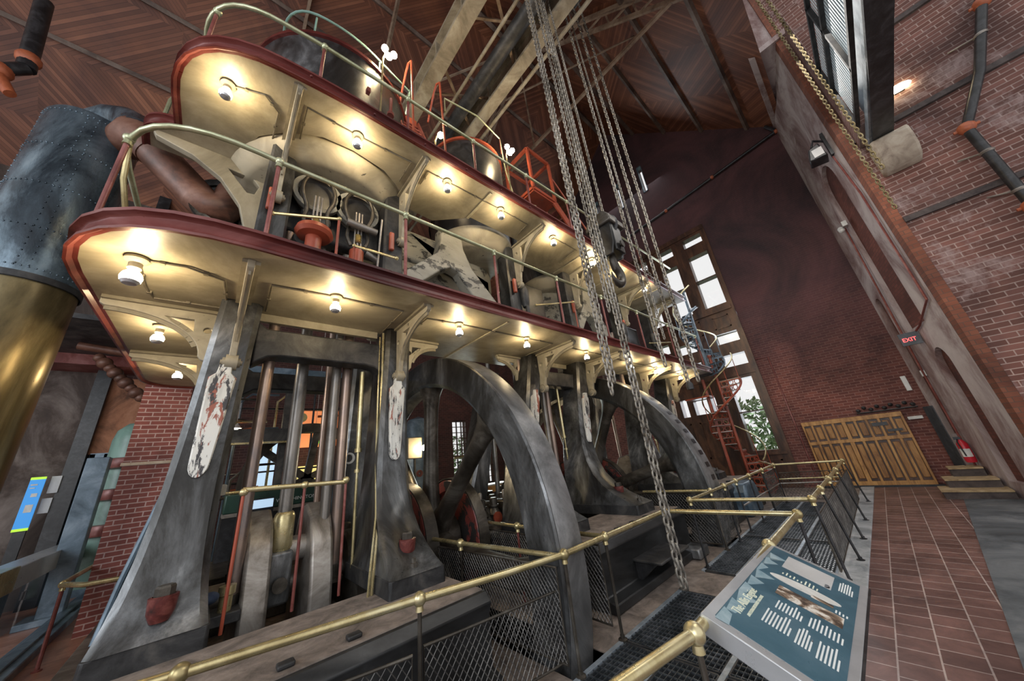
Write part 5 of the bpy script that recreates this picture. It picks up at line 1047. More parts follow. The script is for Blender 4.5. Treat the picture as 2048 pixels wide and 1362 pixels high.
for i in range(12):
    x = 4.9+i*.45; MB().lathe([(0, 0), (.16, 0), (.16, .1), (.1, .14), (.1, .5+.3*rnd.random()), (.15, .9), (0, .95)], (x, 4.5+.3*rnd.random(), 6.63), 'z', 16).build('valve', rnd.choice(['iron', 'iron_dark', 'creamworn', 'iron_brown']), t)

# ================================================================== MESH PANELS AND GRATINGS
def meshpanel(p0, ux, Lx, H_, lab, z0=.08, pitch=.045, hbar=True, r=.0035, group='wire mesh guard panels', vert=True):
    p0 = Vector((p0[0], p0[1], 0)); ux = Vector((ux[0], ux[1], 0)).normalized()
    P_ = lambda s, h: p0+ux*s+Vector((0, 0, z0+h))
    t = T('mesh_panel', P_(Lx/2, 0), lab, 'mesh panel', group)
    g = MB(); n = int((Lx+H_)/(pitch*1.5))
    for sgn in (1, -1):
        for i in range(n+1):
            c = i*pitch*1.5   # lines s + h*k = c
            k = .75
            pts = []
            for s, h in ((c, 0), (c-k*H_, H_)):
                pts.append([s, h])
            (s0, h0), (s1, h1) = pts
            if s0 < 0 or s1 > Lx: continue
            def clip(s, h, s_, h_):
                if s > Lx: f = (s-Lx)/(s-s_); return Lx, h+(h_-h)*f
                if s < 0: f = (0-s)/(s_-s); return 0, h+(h_-h)*f
                return s, h
            a = clip(s0, h0, s1, h1); b_ = clip(s1, h1, s0, h0)
            if sgn < 0: a = (Lx-a[0], a[1]); b_ = (Lx-b_[0], b_[1])
            g.tube([P_(*a), P_(*b_)], r, 4, caps=False)
    g.build('wire_mesh', 'mesh', t, smooth=False)
    g = MB().tube([P_(0, 0), P_(Lx, 0), P_(Lx, H_), P_(0, H_)], .011, 6, closed=True); g.build('frame_bar', 'iron_brown', t)
    return t
meshpanel((2.58, 2.47), (-.05, 1), 2.6, .72, 'wire mesh guard along the left side of the near flywheel', pitch=.032)
meshpanel((3.36, 2.52), (.04, 1), 2.5, .72, 'wire mesh guard behind the rim along the right of the near flywheel', pitch=.034)
meshpanel((.15, 2.98), (1.15, -.27), 1.15, .50, 'low wire mesh panel at the bottom left under the brass rail')
meshpanel((1.36, 2.72), (1.28, -.2), 1.28, .52, 'low wire mesh panel under the brass rail left of the near flywheel', pitch=.038)
meshpanel((6.62, 2.42), (-.02, 1), 1.6, .78, 'slanted wire mesh guard in front of the second flywheel', pitch=.036)
meshpanel((6.62, 2.38), (1, 0), .9, .78, 'narrow wire mesh guard facing the second flywheel rim')
meshpanel((5.95, .93), (1, 0), 2.6, .62, 'dark wire mesh panel along the tiled aisle, nearer half', pitch=.03)
meshpanel((8.65, .93), (1, 0), 2.6, .62, 'dark wire mesh panel along the tiled aisle, farther half', pitch=.03)
meshpanel((11.28, .97), (-.14, 1), 1.25, .62, 'wire mesh panel closing the end of the grating walkway')
meshpanel((9.9, 2.30), (1, 0), 1.2, .72, 'wire mesh panel beside the red spiral stair')
def grating(x0, x1, y0, y1, lab):
    t = T('floor_grating', ((x0+x1)/2, (y0+y1)/2, -.03), lab, 'grating', 'steel floor gratings')
    g = MB(); y = y0+.02
    while y < y1: g.box(x0, x1, y-.003, y+.003, -.035, 0); y += .042
    g.build('bearing_bars', 'grate', t, smooth=False)
    g = MB(); x = x0+.03
    while x < x1: g.box(x-.004, x+.004, y0, y1, -.012, .001); x += .075
    g.build('cross_bars', 'grate', t, smooth=False)
    MB().box(x0, x1, y0-.012, y0+.0, -.04, .004).box(x0, x1, y1, y1+.012, -.04, .004).box(x0-.012, x0, y0, y1, -.04, .004).box(x1, x1+.012, y0, y1, -.04, .004).build('frame', 'iron_dark', t, smooth=False)
xs = [(-1.5, 1.2, 'nearest'), (1.25, 3.3, 'second'), (3.35, 4.74, 'third'), (5.56, 7.6, 'fourth'), (7.65, 9.6, 'fifth'), (9.65, 11.2, 'farthest')]
for i, (x0, x1, w_) in enumerate(xs):
    for (y0, y1), r_ in zip(((1.03, 1.46), (1.53, 1.93), (2.0, 2.38)), ('aisle side row', 'middle row', 'engine side row')):
        grating(x0, x1, y0, y1, '%s steel grating of the %s' % (w_, r_))
for y, l in ((1.495, 'between the aisle side and middle rows of grating'), (1.965, 'between the middle and engine side rows of grating'), (1.0, 'along the aisle edge of the grating'), (2.40, 'along the engine edge of the grating')):
    tag(MB().box(-1.5, 4.76, y-.022, y+.022, -.08, .006).box(5.54, 11.2, y-.022, y+.022, -.08, .006).build('joist_strip', 'strip', bevel=.002), 'long pale steel strip '+l, 'floor strip', 'joist strips')

# ================================================================== CHAINS AND HOOK
def link_mesh(r, wd, lg):
    g = MB(); pts = []
    for k in range(12):
        a = 2*PI*k/12; pts.append((wd*math.cos(a), 0, lg*math.sin(a)*1.0+(.35*lg if math.sin(a) > .1 else -.35*lg if math.sin(a) < -.1 else 0)*.3))
    g.tube(pts, r, 6, closed=True); return g
def chain(pts, pitch, lab, group=None, r=None, cat='chain'):
    r = r or pitch*.15; base = link_mesh(r, pitch*.33, pitch*.56)
    g = MB(); pts = [Vector(p) for p in pts]; i = 0; carry = 0
    for a, b_ in zip(pts, pts[1:]):
        d = (b_-a); L = d.length; d.normalize(); u = d.orthogonal().normalized(); v = d.cross(u); s = carry
        while s < L:
            c = a+d*s; ang = .3+(PI/2 if i % 2 else 0); ru = u*math.cos(ang)+v*math.sin(ang); rv = d.cross(ru)
            m_ = Matrix((ru, rv, d)).transposed().to_4x4(); m_.translation = c
            st = len(g.v); g.add(base.v, base.f); g.xf(m_, st); s += pitch; i += 1
        carry = s-L
    return tag(g.build('hoist_chain', 'chain'), lab, cat, group)
ZT = 14.4
hx, hy = 3.72, 1.72
def vch(x, y, z, lab, pitch=.075, zt=14.4): return chain([(x, y, z), (x, y, zt)], pitch, lab, 'hanging hoist chains')
for x, y, z, l, p in ((3.10, 1.8, 2.36, 'hoist chain ending in a free hanging loop end below the lower gallery, left strand', .07), (3.20, 1.8, 2.50, 'hoist chain ending below the lower gallery, right strand beside the free loop end', .07),
    (3.60, 1.8, .50, 'longest hoist chain reaching almost to the floor, left strand', .075), (3.68, 1.8, .46, 'longest hoist chain reaching almost to the floor, right strand', .075),
    (3.46, 1.8, 3.42, 'twisted hoist chain just left of the crane hook block', .06), (4.72, 1.8, 2.85, 'hoist chain crossing in front of the second flywheel top', .08), (4.98, 1.8, 3.3, 'thin hoist chain beside the upper gallery end', .05),
    (5.42, 1.8, 2.66, 'heavy hoist chain crossing the far windows, left strand', .085), (5.92, 1.8, 2.72, 'rightmost heavy hoist chain crossing the far windows', .085)):
    vch(x, y, z, l, p)
for i, (dx, dy, l) in enumerate(((-.17, 0, 'leftmost'), (-.07, .05, 'second'), (.06, 0, 'third'), (.17, .05, 'rightmost'))):
    vch(3.98+dx, 1.82+dy, 4.95, '%s of the four chain falls running up from the crane hook block' % l, .055)
chain([(5.0, 1.8, 4.7), (5.3, 1.8, 4.35), (5.6, 1.8, 4.5)], .05, 'short slack chain swagged between two hanging chains')
tag(MB().lathe([(0, 0), (.05, .01), (.055, .09), (.03, .13), (0, .14)], (5.44, 1.8, 2.5), 'z', 12).build('chain_weight', 'iron_dark'), 'small dark weight at the end of the heavy left chain strand', 'weight')
# hook block
t = T('hook_block', (3.98, 1.82, 3.9), 'heavy grey crane hook block with coiled chain hanging among the chains', 'crane hook')
x, y = 3.96, 1.82
MB().prism([(y-.16, 4.95), (y+.16, 4.95), (y+.15, 4.55), (y+.10, 4.38), (y-.10, 4.38), (y-.15, 4.55)], 'x', x-.15, x-.11).build('side_plate', 'iron', t, bevel=.012)
MB().prism([(y-.16, 4.95), (y+.16, 4.95), (y+.15, 4.55), (y+.10, 4.38), (y-.10, 4.38), (y-.15, 4.55)], 'x', x+.11, x+.15).build('side_plate', 'iron', t, bevel=.012)
MB().box(x-.12, x+.12, y-.165, y-.13, 4.42, 4.88).build('front_plate', 'iron', t, bevel=.01)
g = MB().prism([(y-.20, 4.88), (y+.22, 4.88), (y+.22, 4.93), (y+.16, 5.08), (y-.12, 5.10), (y-.20, 4.98)], 'x', x-.20, x+.22); g.build('hood', 'iron_brown', t, bevel=.02)
MB().lathe([(0, 0), (.20, 0), (.22, .03), (.2, .06), (0, .06)], (x-.03, y, 4.93), 'x', 24).lathe([(0, -.13), (.07, -.13), (.07, .2), (0, .2)], (x, y, 4.93), 'x', 16).build('sheave', 'iron_dark', t)
g = MB()
for i in range(7): g.lathe([(.09, 0), (.11, .012), (.09, .024)], (x+.16, y-.06+i*.03, 4.76), 'y', 14)
g.build('coiled_chain', 'chain', t)
MB().lathe([(0, 0), (.055, 0), (.055, .02), (.03, .03), (.03, .045), (0, .045)], (x, y-.21, 4.53), 'y', 18).build('pin', 'iron_brown', t)
hk = [(x, y, 4.45), (x, y, 4.33), (x+.03, y, 4.26)]; hr = [.05, .055, .06]
for i in range(13):
    a = math.radians(75-i*22); hk.append((x+.0+.13*math.cos(a)-.0, y, 4.12+.14*math.sin(a)-.02)); hr.append(.06 if i < 8 else .06-.011*(i-7))
MB().tube(hk, hr, 16).build('hook', 'iron_brown', t)

# ================================================================== INFORMATION PANEL
O = Vector((2.03, .95, .945)); ex = Vector((1, 0, -.012)).normalized(); tilt = Vector((0, -.50, -.23)).normalized(); nz = ex.cross(-tilt).normalized()
if nz.z < 0: nz = -nz
t = T('reading_board', (2.8, .72, 0), 'tilted blue information panel in a silver frame over the aisle rail', 'sign')
W_, D_ = 1.52, .56
def pp(u, v, h=0): return O+ex*u+tilt*v+nz*h
def slab(u0, u1, v0, v1, h0, h1): return MB().loft([[pp(u0, v0, h), pp(u1, v0, h), pp(u1, v1, h), pp(u0, v1, h)] for h in (h0, h1)])
slab(0, W_, 0, D_, -.09, 0).build('case', 'silver', t, bevel=.004)
slab(.02, W_-.0, D_-.0, D_+.012, -.10, -.002).build('dark_side', 'black', t)
slab(.06, W_-.05, .05, D_-.04, 0, .002).build('print_face', 'panelblue', t, smooth=False)
g = MB()
for i in range(9):
    u = .14+i*.14; g.loft([[pp(u-.10, .055+.012*(i % 3), h), pp(u+.05, .055, h), pp(u+.02, .10+.03*((i*7) % 3), h), pp(u-.09, .115-.008*i, h)] for h in (.0021, .0028)])
g.build('water_photo', 'panelwave', t, smooth=False)
slab(1.14, 1.40, .15, .40, .0022, .0034).build('grey_picture', 'printgrey', t, smooth=False)
g = MB(); n = 26; ring = []
for k in range(n): a = 2*PI*k/n; ring.append((.95+.055*math.cos(a)+.02*math.sin(a), .29+.17*math.sin(a)))
g.loft([[pp(u, v, h) for u, v in ring] for h in (.0022, .0032)]); g.build('oval_drawing', 'white', t, smooth=False)
slab(.88, .92, .33, .43, .0033, .0037).build('drawing_shadow', 'printsepia', t, smooth=False)
slab(.68, .82, .19, .48, .0022, .0034).build('sepia_engraving', 'printsepia', t, smooth=False)
def tx(u, v, h=.0036): return pp(u, v, h)
text('The Allis Engine', .062, 'letter', tx(.20, .125), ex, -tilt, t, 'title_lettering', sx=.92)
text('AN EXTRAORDINARY MACHINE', .021, 'letter', tx(.24, .16), ex, -tilt, t, 'subtitle_lettering')
rnd = random.Random(3)
def lines(u0, u1, v0, v1, n, mt, nm):
    g = MB()
    for i in range(n):
        v = v0+(v1-v0)*i/n; e = u1-(rnd.random()*.05 if i < n-1 else (u1-u0)*.5)
        g.loft([[pp(u0, v, h), pp(e, v, h), pp(e, v+.007, h), pp(u0, v+.007, h)] for h in (.0022, .0034)])
    g.build(nm, mt, t, smooth=False)
for a in ((.28, .46, .20, .32, 8, 'whiteletter'), (.26, .46, .335, .40, 5, 'whiteletter'), (.24, .44, .415, .50, 6, 'whiteletter'), (.50, .64, .22, .34, 8, 'whiteletter'), (.50, .64, .36, .5, 9, 'whiteletter'), (1.02, 1.09, .17, .36, 10, 'letter'), (1.2, 1.40, .43, .50, 6, 'whiteletter'), (.84, .9, .44, .5, 4, 'whiteletter')):
    lines(*a, 'text_lines')
MB().tube([(2.4, .62, 0), (2.4, .62, .78)], .03, 12).tube([(3.2, .62, 0), (3.2, .62, .78)], .03, 12).build('leg', 'black', t)

# ================================================================== SPIRAL STAIR
def spiral(cx, cy, r, z0, z1, a0, turns, lab, mat, n):
    t = T('spiral_stair', (cx, cy, z0), lab, 'spiral stair', 'spiral stairs')
    MB().tube([(cx, cy, z0), (cx, cy, z1+.9)], .045, 14).sphere((cx, cy, z1+.93), .07).build('newel', mat, t)
    for i in range(n):
        a = a0+2*PI*turns*i/n; da = 2*PI*turns/n*1.25; z = z0+(z1-z0)*(i+1)/n
        pl = [(cx, cy)]+[(cx+r*math.cos(a+da*k/4), cy+r*math.sin(a+da*k/4)) for k in range(5)]
        tr = MB().prism(pl, 'z', z-.02, z).build('tread', 'steel' if mat == 'redpaint' else 'iron', t, smooth=False)
        # pierced riser
        d = Vector((math.cos(a), math.sin(a), 0)); g = MB(); b0 = Vector((cx, cy, z-.02))
        hgt = (z1-z0)/n-.02
        g.beam(b0+d*.05+Vector((0, 0, -hgt)), b0+d*r+Vector((0, 0, -hgt)), .015, .03); g.beam(b0+d*.05-Vector((0, 0, .02)), b0+d*r-Vector((0, 0, .02)), .015, .04)
        for k in range(3): rr = r*(.25+.3*k); g.lathe([(hgt*.36, -.008), (hgt*.48, -.008), (hgt*.48, .008), (hgt*.36, .008)], (0, 0, 0), 'y', 14); st = len(g.v)-14*4; m_ = Matrix((d, d.cross(Vector((0, 0, -1))), Vector((0, 0, 1)))).transposed().to_4x4(); m_.translation = b0+d*rr+Vector((0, 0, -hgt/2)); g.xf(m_, st)
        g.build('pierced_riser', mat, t)
    h = []; st_ = []
    for i in range(61):
        a = a0+2*PI*turns*i/60; z = z0+(z1-z0)*i/60
        h.append((cx+r*math.cos(a), cy+r*math.sin(a), z+.92)); st_.append((cx+r*math.cos(a), cy+r*math.sin(a), z+.02))
    MB().tube(h, .022, 8).build('handrail', 'brass', t); MB().tube(st_, .035, 6).build('outer_string', mat, t)
    for i in range(0, 61, 7): MB().tube([st_[i], h[i]], .011, 6).build('baluster', mat, t)
spiral(12.95, 3.35, .66, 0, 3.55, -2.1, 1.15, 'red iron spiral stair from the floor to the end of the lower gallery', 'redpaint', 17)
spiral(12.95, 3.5, .55, 3.8, 6.3, -2.4, 1.0, 'dark iron spiral stair continuing from lower to upper gallery before the windows', 'bluegrey', 12)
tag(MB().prism([(12.25, 3.34), (12.9, 3.4), (13.0, 3.8), (12.25, 4.4)], 'z', 3.82, 3.92).build('stair_landing', 'iron_dark'), 'dark landing plate joining the lower gallery to the spiral stair', 'landing')
t = T('red_newel', (12.3, 4.1, 0), 'orange red newel post with pierced treads under the end of the lower gallery', 'stair post')
MB().tube([(12.75, 3.75, .3), (12.75, 3.75, 3.7)], .05, 10).build('post', 'redpaint', t); MB().box(12.4, 12.9, 3.6, 4.4, 3.05, 3.1).build('tread', 'redpaint', t)

t = T('grey_cover', (9.6, 2.75, 0), 'rounded grey machine cover behind the far rail', 'machine cover')
MB().prism([(9.2, 0), (10.2, 0), (10.2, .5), (10.05, .68), (9.35, .68), (9.2, .5)], 'y', 2.55, 3.1).build('cover', 'bluegrey', t, bevel=.06)

# ================================================================== LEFT SIDE
t = T('brick_pillar', (-.85, 9.5, 0), 'tall red brick pillar behind the left end of the engine', 'pillar')
MB().box(-1.15, -.50, 9.0, 9.65, 0, 5.0).build('shaft', 'brick_pillar', t, smooth=False); MB().box(-1.17, -.48, 8.98, 9.67, 2.42, 2.47).build('stone_band', 'stone', t)
t = T('steel_pedestal', (-1.85, 11.2, 0), 'square blue grey steel column behind the glass balustrade', 'column')
MB().loft([[Vector((cx+a*.15, 10.9+b_*.15, z)) for a, b_ in ((-1, -1), (1, -1), (1, 1), (-1, 1))] for cx, z in ((-1.72, 0), (-1.72, 2.74))]).build('shaft', 'bluegrey', t, bevel=.01)
MB().box(-2.05, -1.4, 10.6, 11.2, 0, .1).build('base_plate', 'bluegrey', t, bevel=.01)
t = T('green_tank', (-1.6, 12, 0), 'sea green domed pressure tank with dark red flanges beside the brick pillar', 'tank')
MB().lathe([(0, 3.62), (.2, 3.58), (.34, 3.42), (.38, 3.2), (.38, .3), (0, .3)], (-1.42, 12.0, 0), 'z', 32).build('shell', 'green', t)
for z in (2.55, 1.9, 1.2): MB().lathe([(.3, 0), (.40, .02), (.43, .12), (.40, .22), (.3, .24)], (-1.42, 11.85, z), 'z', 28).build('flange', 'maroon', t)
tag(MB().box(-2.25, -1.5, 12.85, 12.95, 3.0, 4.9).build('orange_wall_patch', 'orangewall', smooth=False), 'warm orange plaster between the dark pilaster and the tank', 'wall panel')
struct(rename(MB().box(-2.2, -1.2, 12.82, 12.9, 2.9, 3.02).box(-2.2, -1.2, 12.82, 12.9, 1.9, 1.98).box(-2.2, -2.12, 12.82, 12.9, 1.0, 3.0).box(-1.98, -1.93, 12.82, 12.9, 1.0, 3.0).box(-1.75, -1.7, 12.82, 12.9, 1.0, 3.0).box(-2.22, -1.1, 12.90, 12.97, .0, 3.0).build('window', 'bluegrey', smooth=False), 'window_8'))
g = MB().box(-2.1, -1.99, 12.80, 12.82, 2.0, 2.88).box(-1.92, -1.76, 12.80, 12.82, 2.0, 2.88).box(-1.68, -1.5, 12.80, 12.82, 2.0, 2.88).box(-2.1, -1.99, 12.80, 12.82, 1.3, 1.88).box(-1.92, -1.76, 12.8, 12.82, 1.3, 1.88)
g.build('pane', 'printgrey', bpy.data.objects['window_8'], smooth=False)
t = T('blue_display_panel', (-2.9, 12.5, .9), 'upright glowing blue display panel with lime green ends', 'display panel')
MB().box(-2.86, -2.66, 12.55, 12.58, 1.55, 2.5).build('face', 'blueposter', t); MB().box(-2.84, -2.68, 12.58, 12.64, 0, 2.5).build('stand', 'black', t)
for z0_ in (2.5, 1.5): MB().box(-2.86, -2.66, 12.545, 12.58, z0_, z0_+.05).build('end_band', 'lime', t)
for b_ in ((-2.83, -2.74, 2.38, 2.41), (-2.83, -2.76, 2.32, 2.34), (-2.78, -2.70, 2.15, 2.22), (-2.80, -2.70, 1.85, 2.0)): MB().box(b_[0], b_[1], 12.54, 12.55, b_[2], b_[3]).build('print', 'white', t)
for x, z0, z1, l in ((-2.55, 2.2, 2.55, 'upper'), (-2.58, 1.8, 2.1, 'lower')): tag(MB().box(x-.06, x+.08, 12.66, 12.70, z0, z1).build('notice_board', 'printgrey'), '%s grey notice beside the blue display panel' % l, 'notice')
t = T('glass_balustrade', (-2, 9, 0), 'glass balustrade with a broad pale metal handrail at the lower left', 'balustrade')
MB().beam((-1.98, 8.8, .97), (-1.98, 12.7, 1.0), .34, .30).build('handrail', 'silver', t, bevel=.01); MB().beam((-1.98, 4.0, .96), (-1.98, 8.8, .975), .36, .32).build('handrail', 'brass', t, bevel=.01); 
for i in range(4): MB().box(-1.99, -1.975, 4.2+i*2.05, 6.2+i*2.05, .12, .93).build('glass_sheet', 'glass', t, smooth=False)
for y in (6.22, 8.27, 10.32): MB().box(-2.01, -1.96, y-.02, y+.02, .5, .62).build('clip', 'black', t)
t = T('display_table', (-3.2, 10.5, 0), 'low dark display case behind the glass balustrade', 'display case')
MB().box(-3.9, -2.4, 10.2, 11.6, .0, .55).build('plinth', 'iron_dark', t); MB().box(-3.95, -2.35, 10.1, 11.7, .55, .6).build('top', 'strip', t); MB().box(-3.9, -2.4, 10.15, 10.17, .6, 1.0).build('glass_front', 'glass', t)
t = T('old_pipe_arm', (-2.2, 11, 4.5), 'gnarled brown jointed pipe arm hanging under the roof above the pillar', 'pipe')
for i in range(9): MB().sphere((-2.25+i*.1, 11.2, 4.95-i*.11), .10+.03*(i % 2), 12, 8).build('joint', 'rustpipe', t)
MB().tube([(-2.6, 11.2, 5.2), (-1.0, 11.2, 5.0)], .09, 10).build('beam_pipe', 'rustpipe', t)
tag(MB().box(-12, -.4, 12.2, 13, 5.05, 5.3).build('ceiling_beam', 'maroon'), 'dark maroon beam over the opening at the far left', 'beam')
tag(MB().box(-12, -.4, 9.7, 13, 5.3, 5.4).build('low_ceiling', 'iron_dark'), 'sooty low ceiling beyond the brick pillar', 'ceiling panel')
# ================================================================== BACK GALLERY SEEN BETWEEN THE COLUMNS
t = T('green_engine_bed', (1.2, 8.6, 1), 'bottle green engine bed lettered in white behind the connecting rods', 'engine bed')
MB().box(.3, 2.1, 8.3, 8.8, 1.42, 1.74).build('side', 'darkgreen', t, bevel=.02); MB().box(.3, 2.1, 8.26, 8.82, 1.36, 1.42).build('ledge', 'steel', t); MB().box(.3, 2.1, 8.3, 8.9, .0, 1.36).build('lower', 'black', t)
text('WORTHINGTON', .088, 'whiteletter', (1.07, 8.29, 1.505), (1, 0, 0), (0, 0, 1), t, sx=1.0)
t = T('information_screen', (.75, 7.9, 1.2), 'pale blue reading panel behind the brass inner rail', 'screen')
MB().box(.63, .98, 7.9, 7.93, 1.46, 1.6).build('screen', 'paleglow', t); MB().box(.61, 1.0, 7.93, 7.97, .7, 1.62).build('stand', 'black', t)
t = T('small_monitor', (3.5, 7.5, 0), 'small lit monitor on a bracket beside the white covered column', 'monitor')
MB().box(3.38, 3.55, 7.5, 7.54, 2.18, 2.5).build('screen', 'paleglow', t); MB().tube([(3.6, 7.57, 0), (3.6, 7.57, 2.1)], .03, 8).build('stand', 'black', t); MB().box(3.35, 3.65, 7.54, 7.6, 2.1, 2.53).build('housing', 'bluegrey', t)
t = T('distant_flywheel', (2.0, 10, 1.2), 'smaller spoked flywheel of another engine far behind the rods', 'flywheel')
MB().box(1.8, 2.0, 10.1, 10.3, 0, 1.9).build('stand', 'iron_dark', t)
MB().lathe([(1.15, -.08), (1.38, -.08), (1.38, .08), (1.15, .08), (1.15, -.08)], (1.9, 10.2, 1.9), 'y', 56).build('rim', 'iron_brown', t)
for i in range(6): a = i*PI/3+.4; MB().beam((1.9, 10.2, 1.9), (1.9+1.2*math.cos(a), 10.2, 1.9+1.2*math.sin(a)), .16, .1, (0, 1, 0)).build('spoke', 'iron_brown', t)
tag(MB().box(2.1, 3.2, 12.9, 12.98, 2.9, 4.1).build('orange_backdrop', 'orangeglow'), 'orange exhibition wall with its own glow far behind the rods', 'backdrop')
tag(MB().box(2.52, 2.92, 12.8, 12.86, 3.0, 3.6).build('green_poster', 'poster_green'), 'bright green poster on the orange exhibition wall', 'poster')
tag(MB().box(.92, 1.5, 12.85, 12.95, 0, 3.2).build('doorway_glow_panel', 'paleglow'), 'self-glowing bluish doorway panel far behind the left rods', 'doorway')  # solid panel; brightness of the opening is put into its emission
tag(MB().box(2.1, 2.6, 12.6, 12.7, 0, 2.3).build('yellow_glazing', 'yellowlit'), 'yellow lit glazing behind the distant flywheel', 'glazing')
t = T('steel_scaffold', (2.5, 11.5, 0), 'thin black framework in front of the orange exhibition wall', 'framework')
g = MB()
for x in (.4, 1.6, 2.15, 2.7, 3.4): g.tube([(x, 11.5, 0), (x, 11.5, 4.6)], .03, 6)
for z in (2.2, 3.2, 3.9, 4.5): g.tube([(.2, 11.5, z), (3.6, 11.5, z)], .025, 6)
g.tube([(2.15, 11.5, 3.2), (2.9, 11.5, 4.0)], .025, 6)
g.build('bars', 'black', t)
t = T('gallery_walkway', (2, 9.6, 2.7), 'dark rear walkway beams behind the rods', 'walkway')
for x_ in (-.2, 1.2, 3.1): MB().box(x_-.06, x_+.06, 9.4, 9.6, 0, 4.4).build('post', 'iron_dark', t)
MB().box(-.3, 1.3, 9.3, 9.7, 2.75, 3.05).build('beam', 'iron_dark', t); MB().box(-.3, 1.3, 9.25, 9.3, 2.72, 2.76).build('edge', 'brass', t); MB().box(-.3, 3.2, 9.28, 9.7, 4.2, 4.5).build('upper_beam', 'bluegrey', t)
for i, (x, y, z) in enumerate(((2.35, 12.0, 3.05), (2.55, 12.0, 3.15), (.35, 11.0, 3.3), (2.9, 8.9, 2.3))):
    tag(MB().lathe([(0, .1), (.05, .09), (.12, 0), (.11, 0), (0, .07)], (x, y, z), 'z', 16).tube([(x, y, z+.09), (x, y, 23.5-y)], .006, 5).build('pendant_light', 'white'), ('left white lamp shade before the orange wall', 'right white lamp shade before the orange wall', 'lone white lamp shade far behind the left rod', 'white lamp shade right of the yellow feed pipe')[i], 'lamp')
t = T('dark_vessel', (4.5, 9.2, 0), 'dark rounded vessel with blue sheen behind the near flywheel', 'vessel')
MB().lathe([(0, 3.3), (.3, 3.2), (.42, 2.9), (.45, 2.0), (.42, 0), (0, 0)], (4.5, 9.2, 0), 'z', 28).build('shell', 'bluegrey', t); MB().lathe([(.03, 0), (.09, 0), (.09, .04), (.03, .04)], (4.3, 8.73, 1.7), 'y', 16).build('ring', 'maroon', t)
t = T('pink_curtain', (7.2, 12.5, 0), 'pale pink fluted drape by the back wall behind the near flywheel', 'curtain')
g = MB()
pts = [(5.6+i*.06, 12.6+.035*(i % 2)) for i in range(24)]
g.prism(pts+[(x, y+.02) for x, y in reversed(pts)], 'z', 0, 3.4); g.build('drape', 'plaster', t)
t = T('side_table', (8.8, 11.2, 0), 'small wooden table with white top by the leaded windows', 'table')
MB().box(7.9, 9.3, 10.6, 11.4, .92, .97).build('table_top', 'white', t)
for x, y in ((7.95, 10.65), (9.25, 10.65), (7.95, 11.35), (9.25, 11.35)): MB().box(x-.04, x+.04, y-.04, y+.04, 0, .92).build('leg', 'oakdark', t)
MB().box(8.0, 9.2, 10.62, 10.66, .7, .92).build('apron', 'oak', t)
t = T('rear_post', (7.2, 9.6, 0), 'slim timber post in front of the leaded windows', 'post')
MB().tube([(7.35, 10.2, 0), (7.35, 10.2, 4)], .1, 14).build('shaft', 'oakdark', t)
for i, (x, y) in enumerate(((5.0, 7.2), (5.5, 7.4), (3.9, 6.9), (8.6, 6.9), (9.0, 6.9))):
    t = T('capped_nut', (x, y, .68), '%s from the left of the big capped nuts behind the shaft' % ORD[i], 'nut', 'capped nuts')
    MB().lathe([(0, 0), (.22, 0), (.16, .1), (.08, .3), (.08, .34), (.17, .36), (.17, .42), (.06, .44), (0, .44)], (x, y, .66), 'z', 20).build('cap', 'iron_brown', t)
    MB().lathe([(0, .44), (.05, .44), (.05, .7), (0, .7)], (x, y, .66), 'z', 12).build('stud', 'steel', t)
tag(MB().lathe([(0, 0), (.09, 0), (.09, .03), (.03, .05), (.03, .1), (.09, .12), (.07, .16), (0, .16)], (3.86, 4.9, .88), 'y', 18).build('orange_shackle', 'redpaint'), 'small orange red shackle hanging by the bearing behind the flywheel', 'shackle')
for i, (x, y, z) in enumerate(((2.35, 12.0, 3.0), (.35, 11.0, 3.25), (2.9, 8.9, 2.25))):
    tag(MB().sphere((x, y, z+.03), .045, 12, 8).build('pendant_fill_bulb', 'bulb'), ('added fill bulb inside the left white shade before the orange wall', 'added fill bulb inside the lone far shade behind the left rod', 'added fill bulb inside the shade right of the yellow feed pipe')[i], 'lamp')  # bulbs added inside the shades to brighten the back area
# person bending at the bench behind the rods
t = T('person', (3.14, 9.2, 0), 'person in khaki jacket and dark cap bending over, back to the camera', 'person')
def skin(name, chains, mat, parent):
    me = bpy.data.meshes.new(name); vs = []; es = []; rs = []
    for ch in chains:
        prev = ch[0] if isinstance(ch[0], int) else None
        for it in (ch[1:] if prev is not None else ch):
            vs.append(Vector(it[0])-worg(parent)); rs.append(it[1])
            if prev is not None: es.append((prev, len(vs)-1))
            prev = len(vs)-1
    me.from_pydata([tuple(v) for v in vs], es, []); me.materials.append(MT[mat])
    o = bpy.data.objects.new(name, me); COL.objects.link(o); o.parent = parent; ORG[o.name] = worg(parent)
    sk = o.modifiers.new('skin', 'SKIN'); sk.use_smooth_shade = True
    for i, r in enumerate(rs): me.skin_vertices[0].data[i].radius = (r, r); me.skin_vertices[0].data[i].use_root = (i == 0)
    ss = o.modifiers.new('sub', 'SUBSURF'); ss.levels = 2; ss.render_levels = 2
    return o
px, py = 3.14, 9.2
V = lambda x, y, z: (px+x, py+y, z)
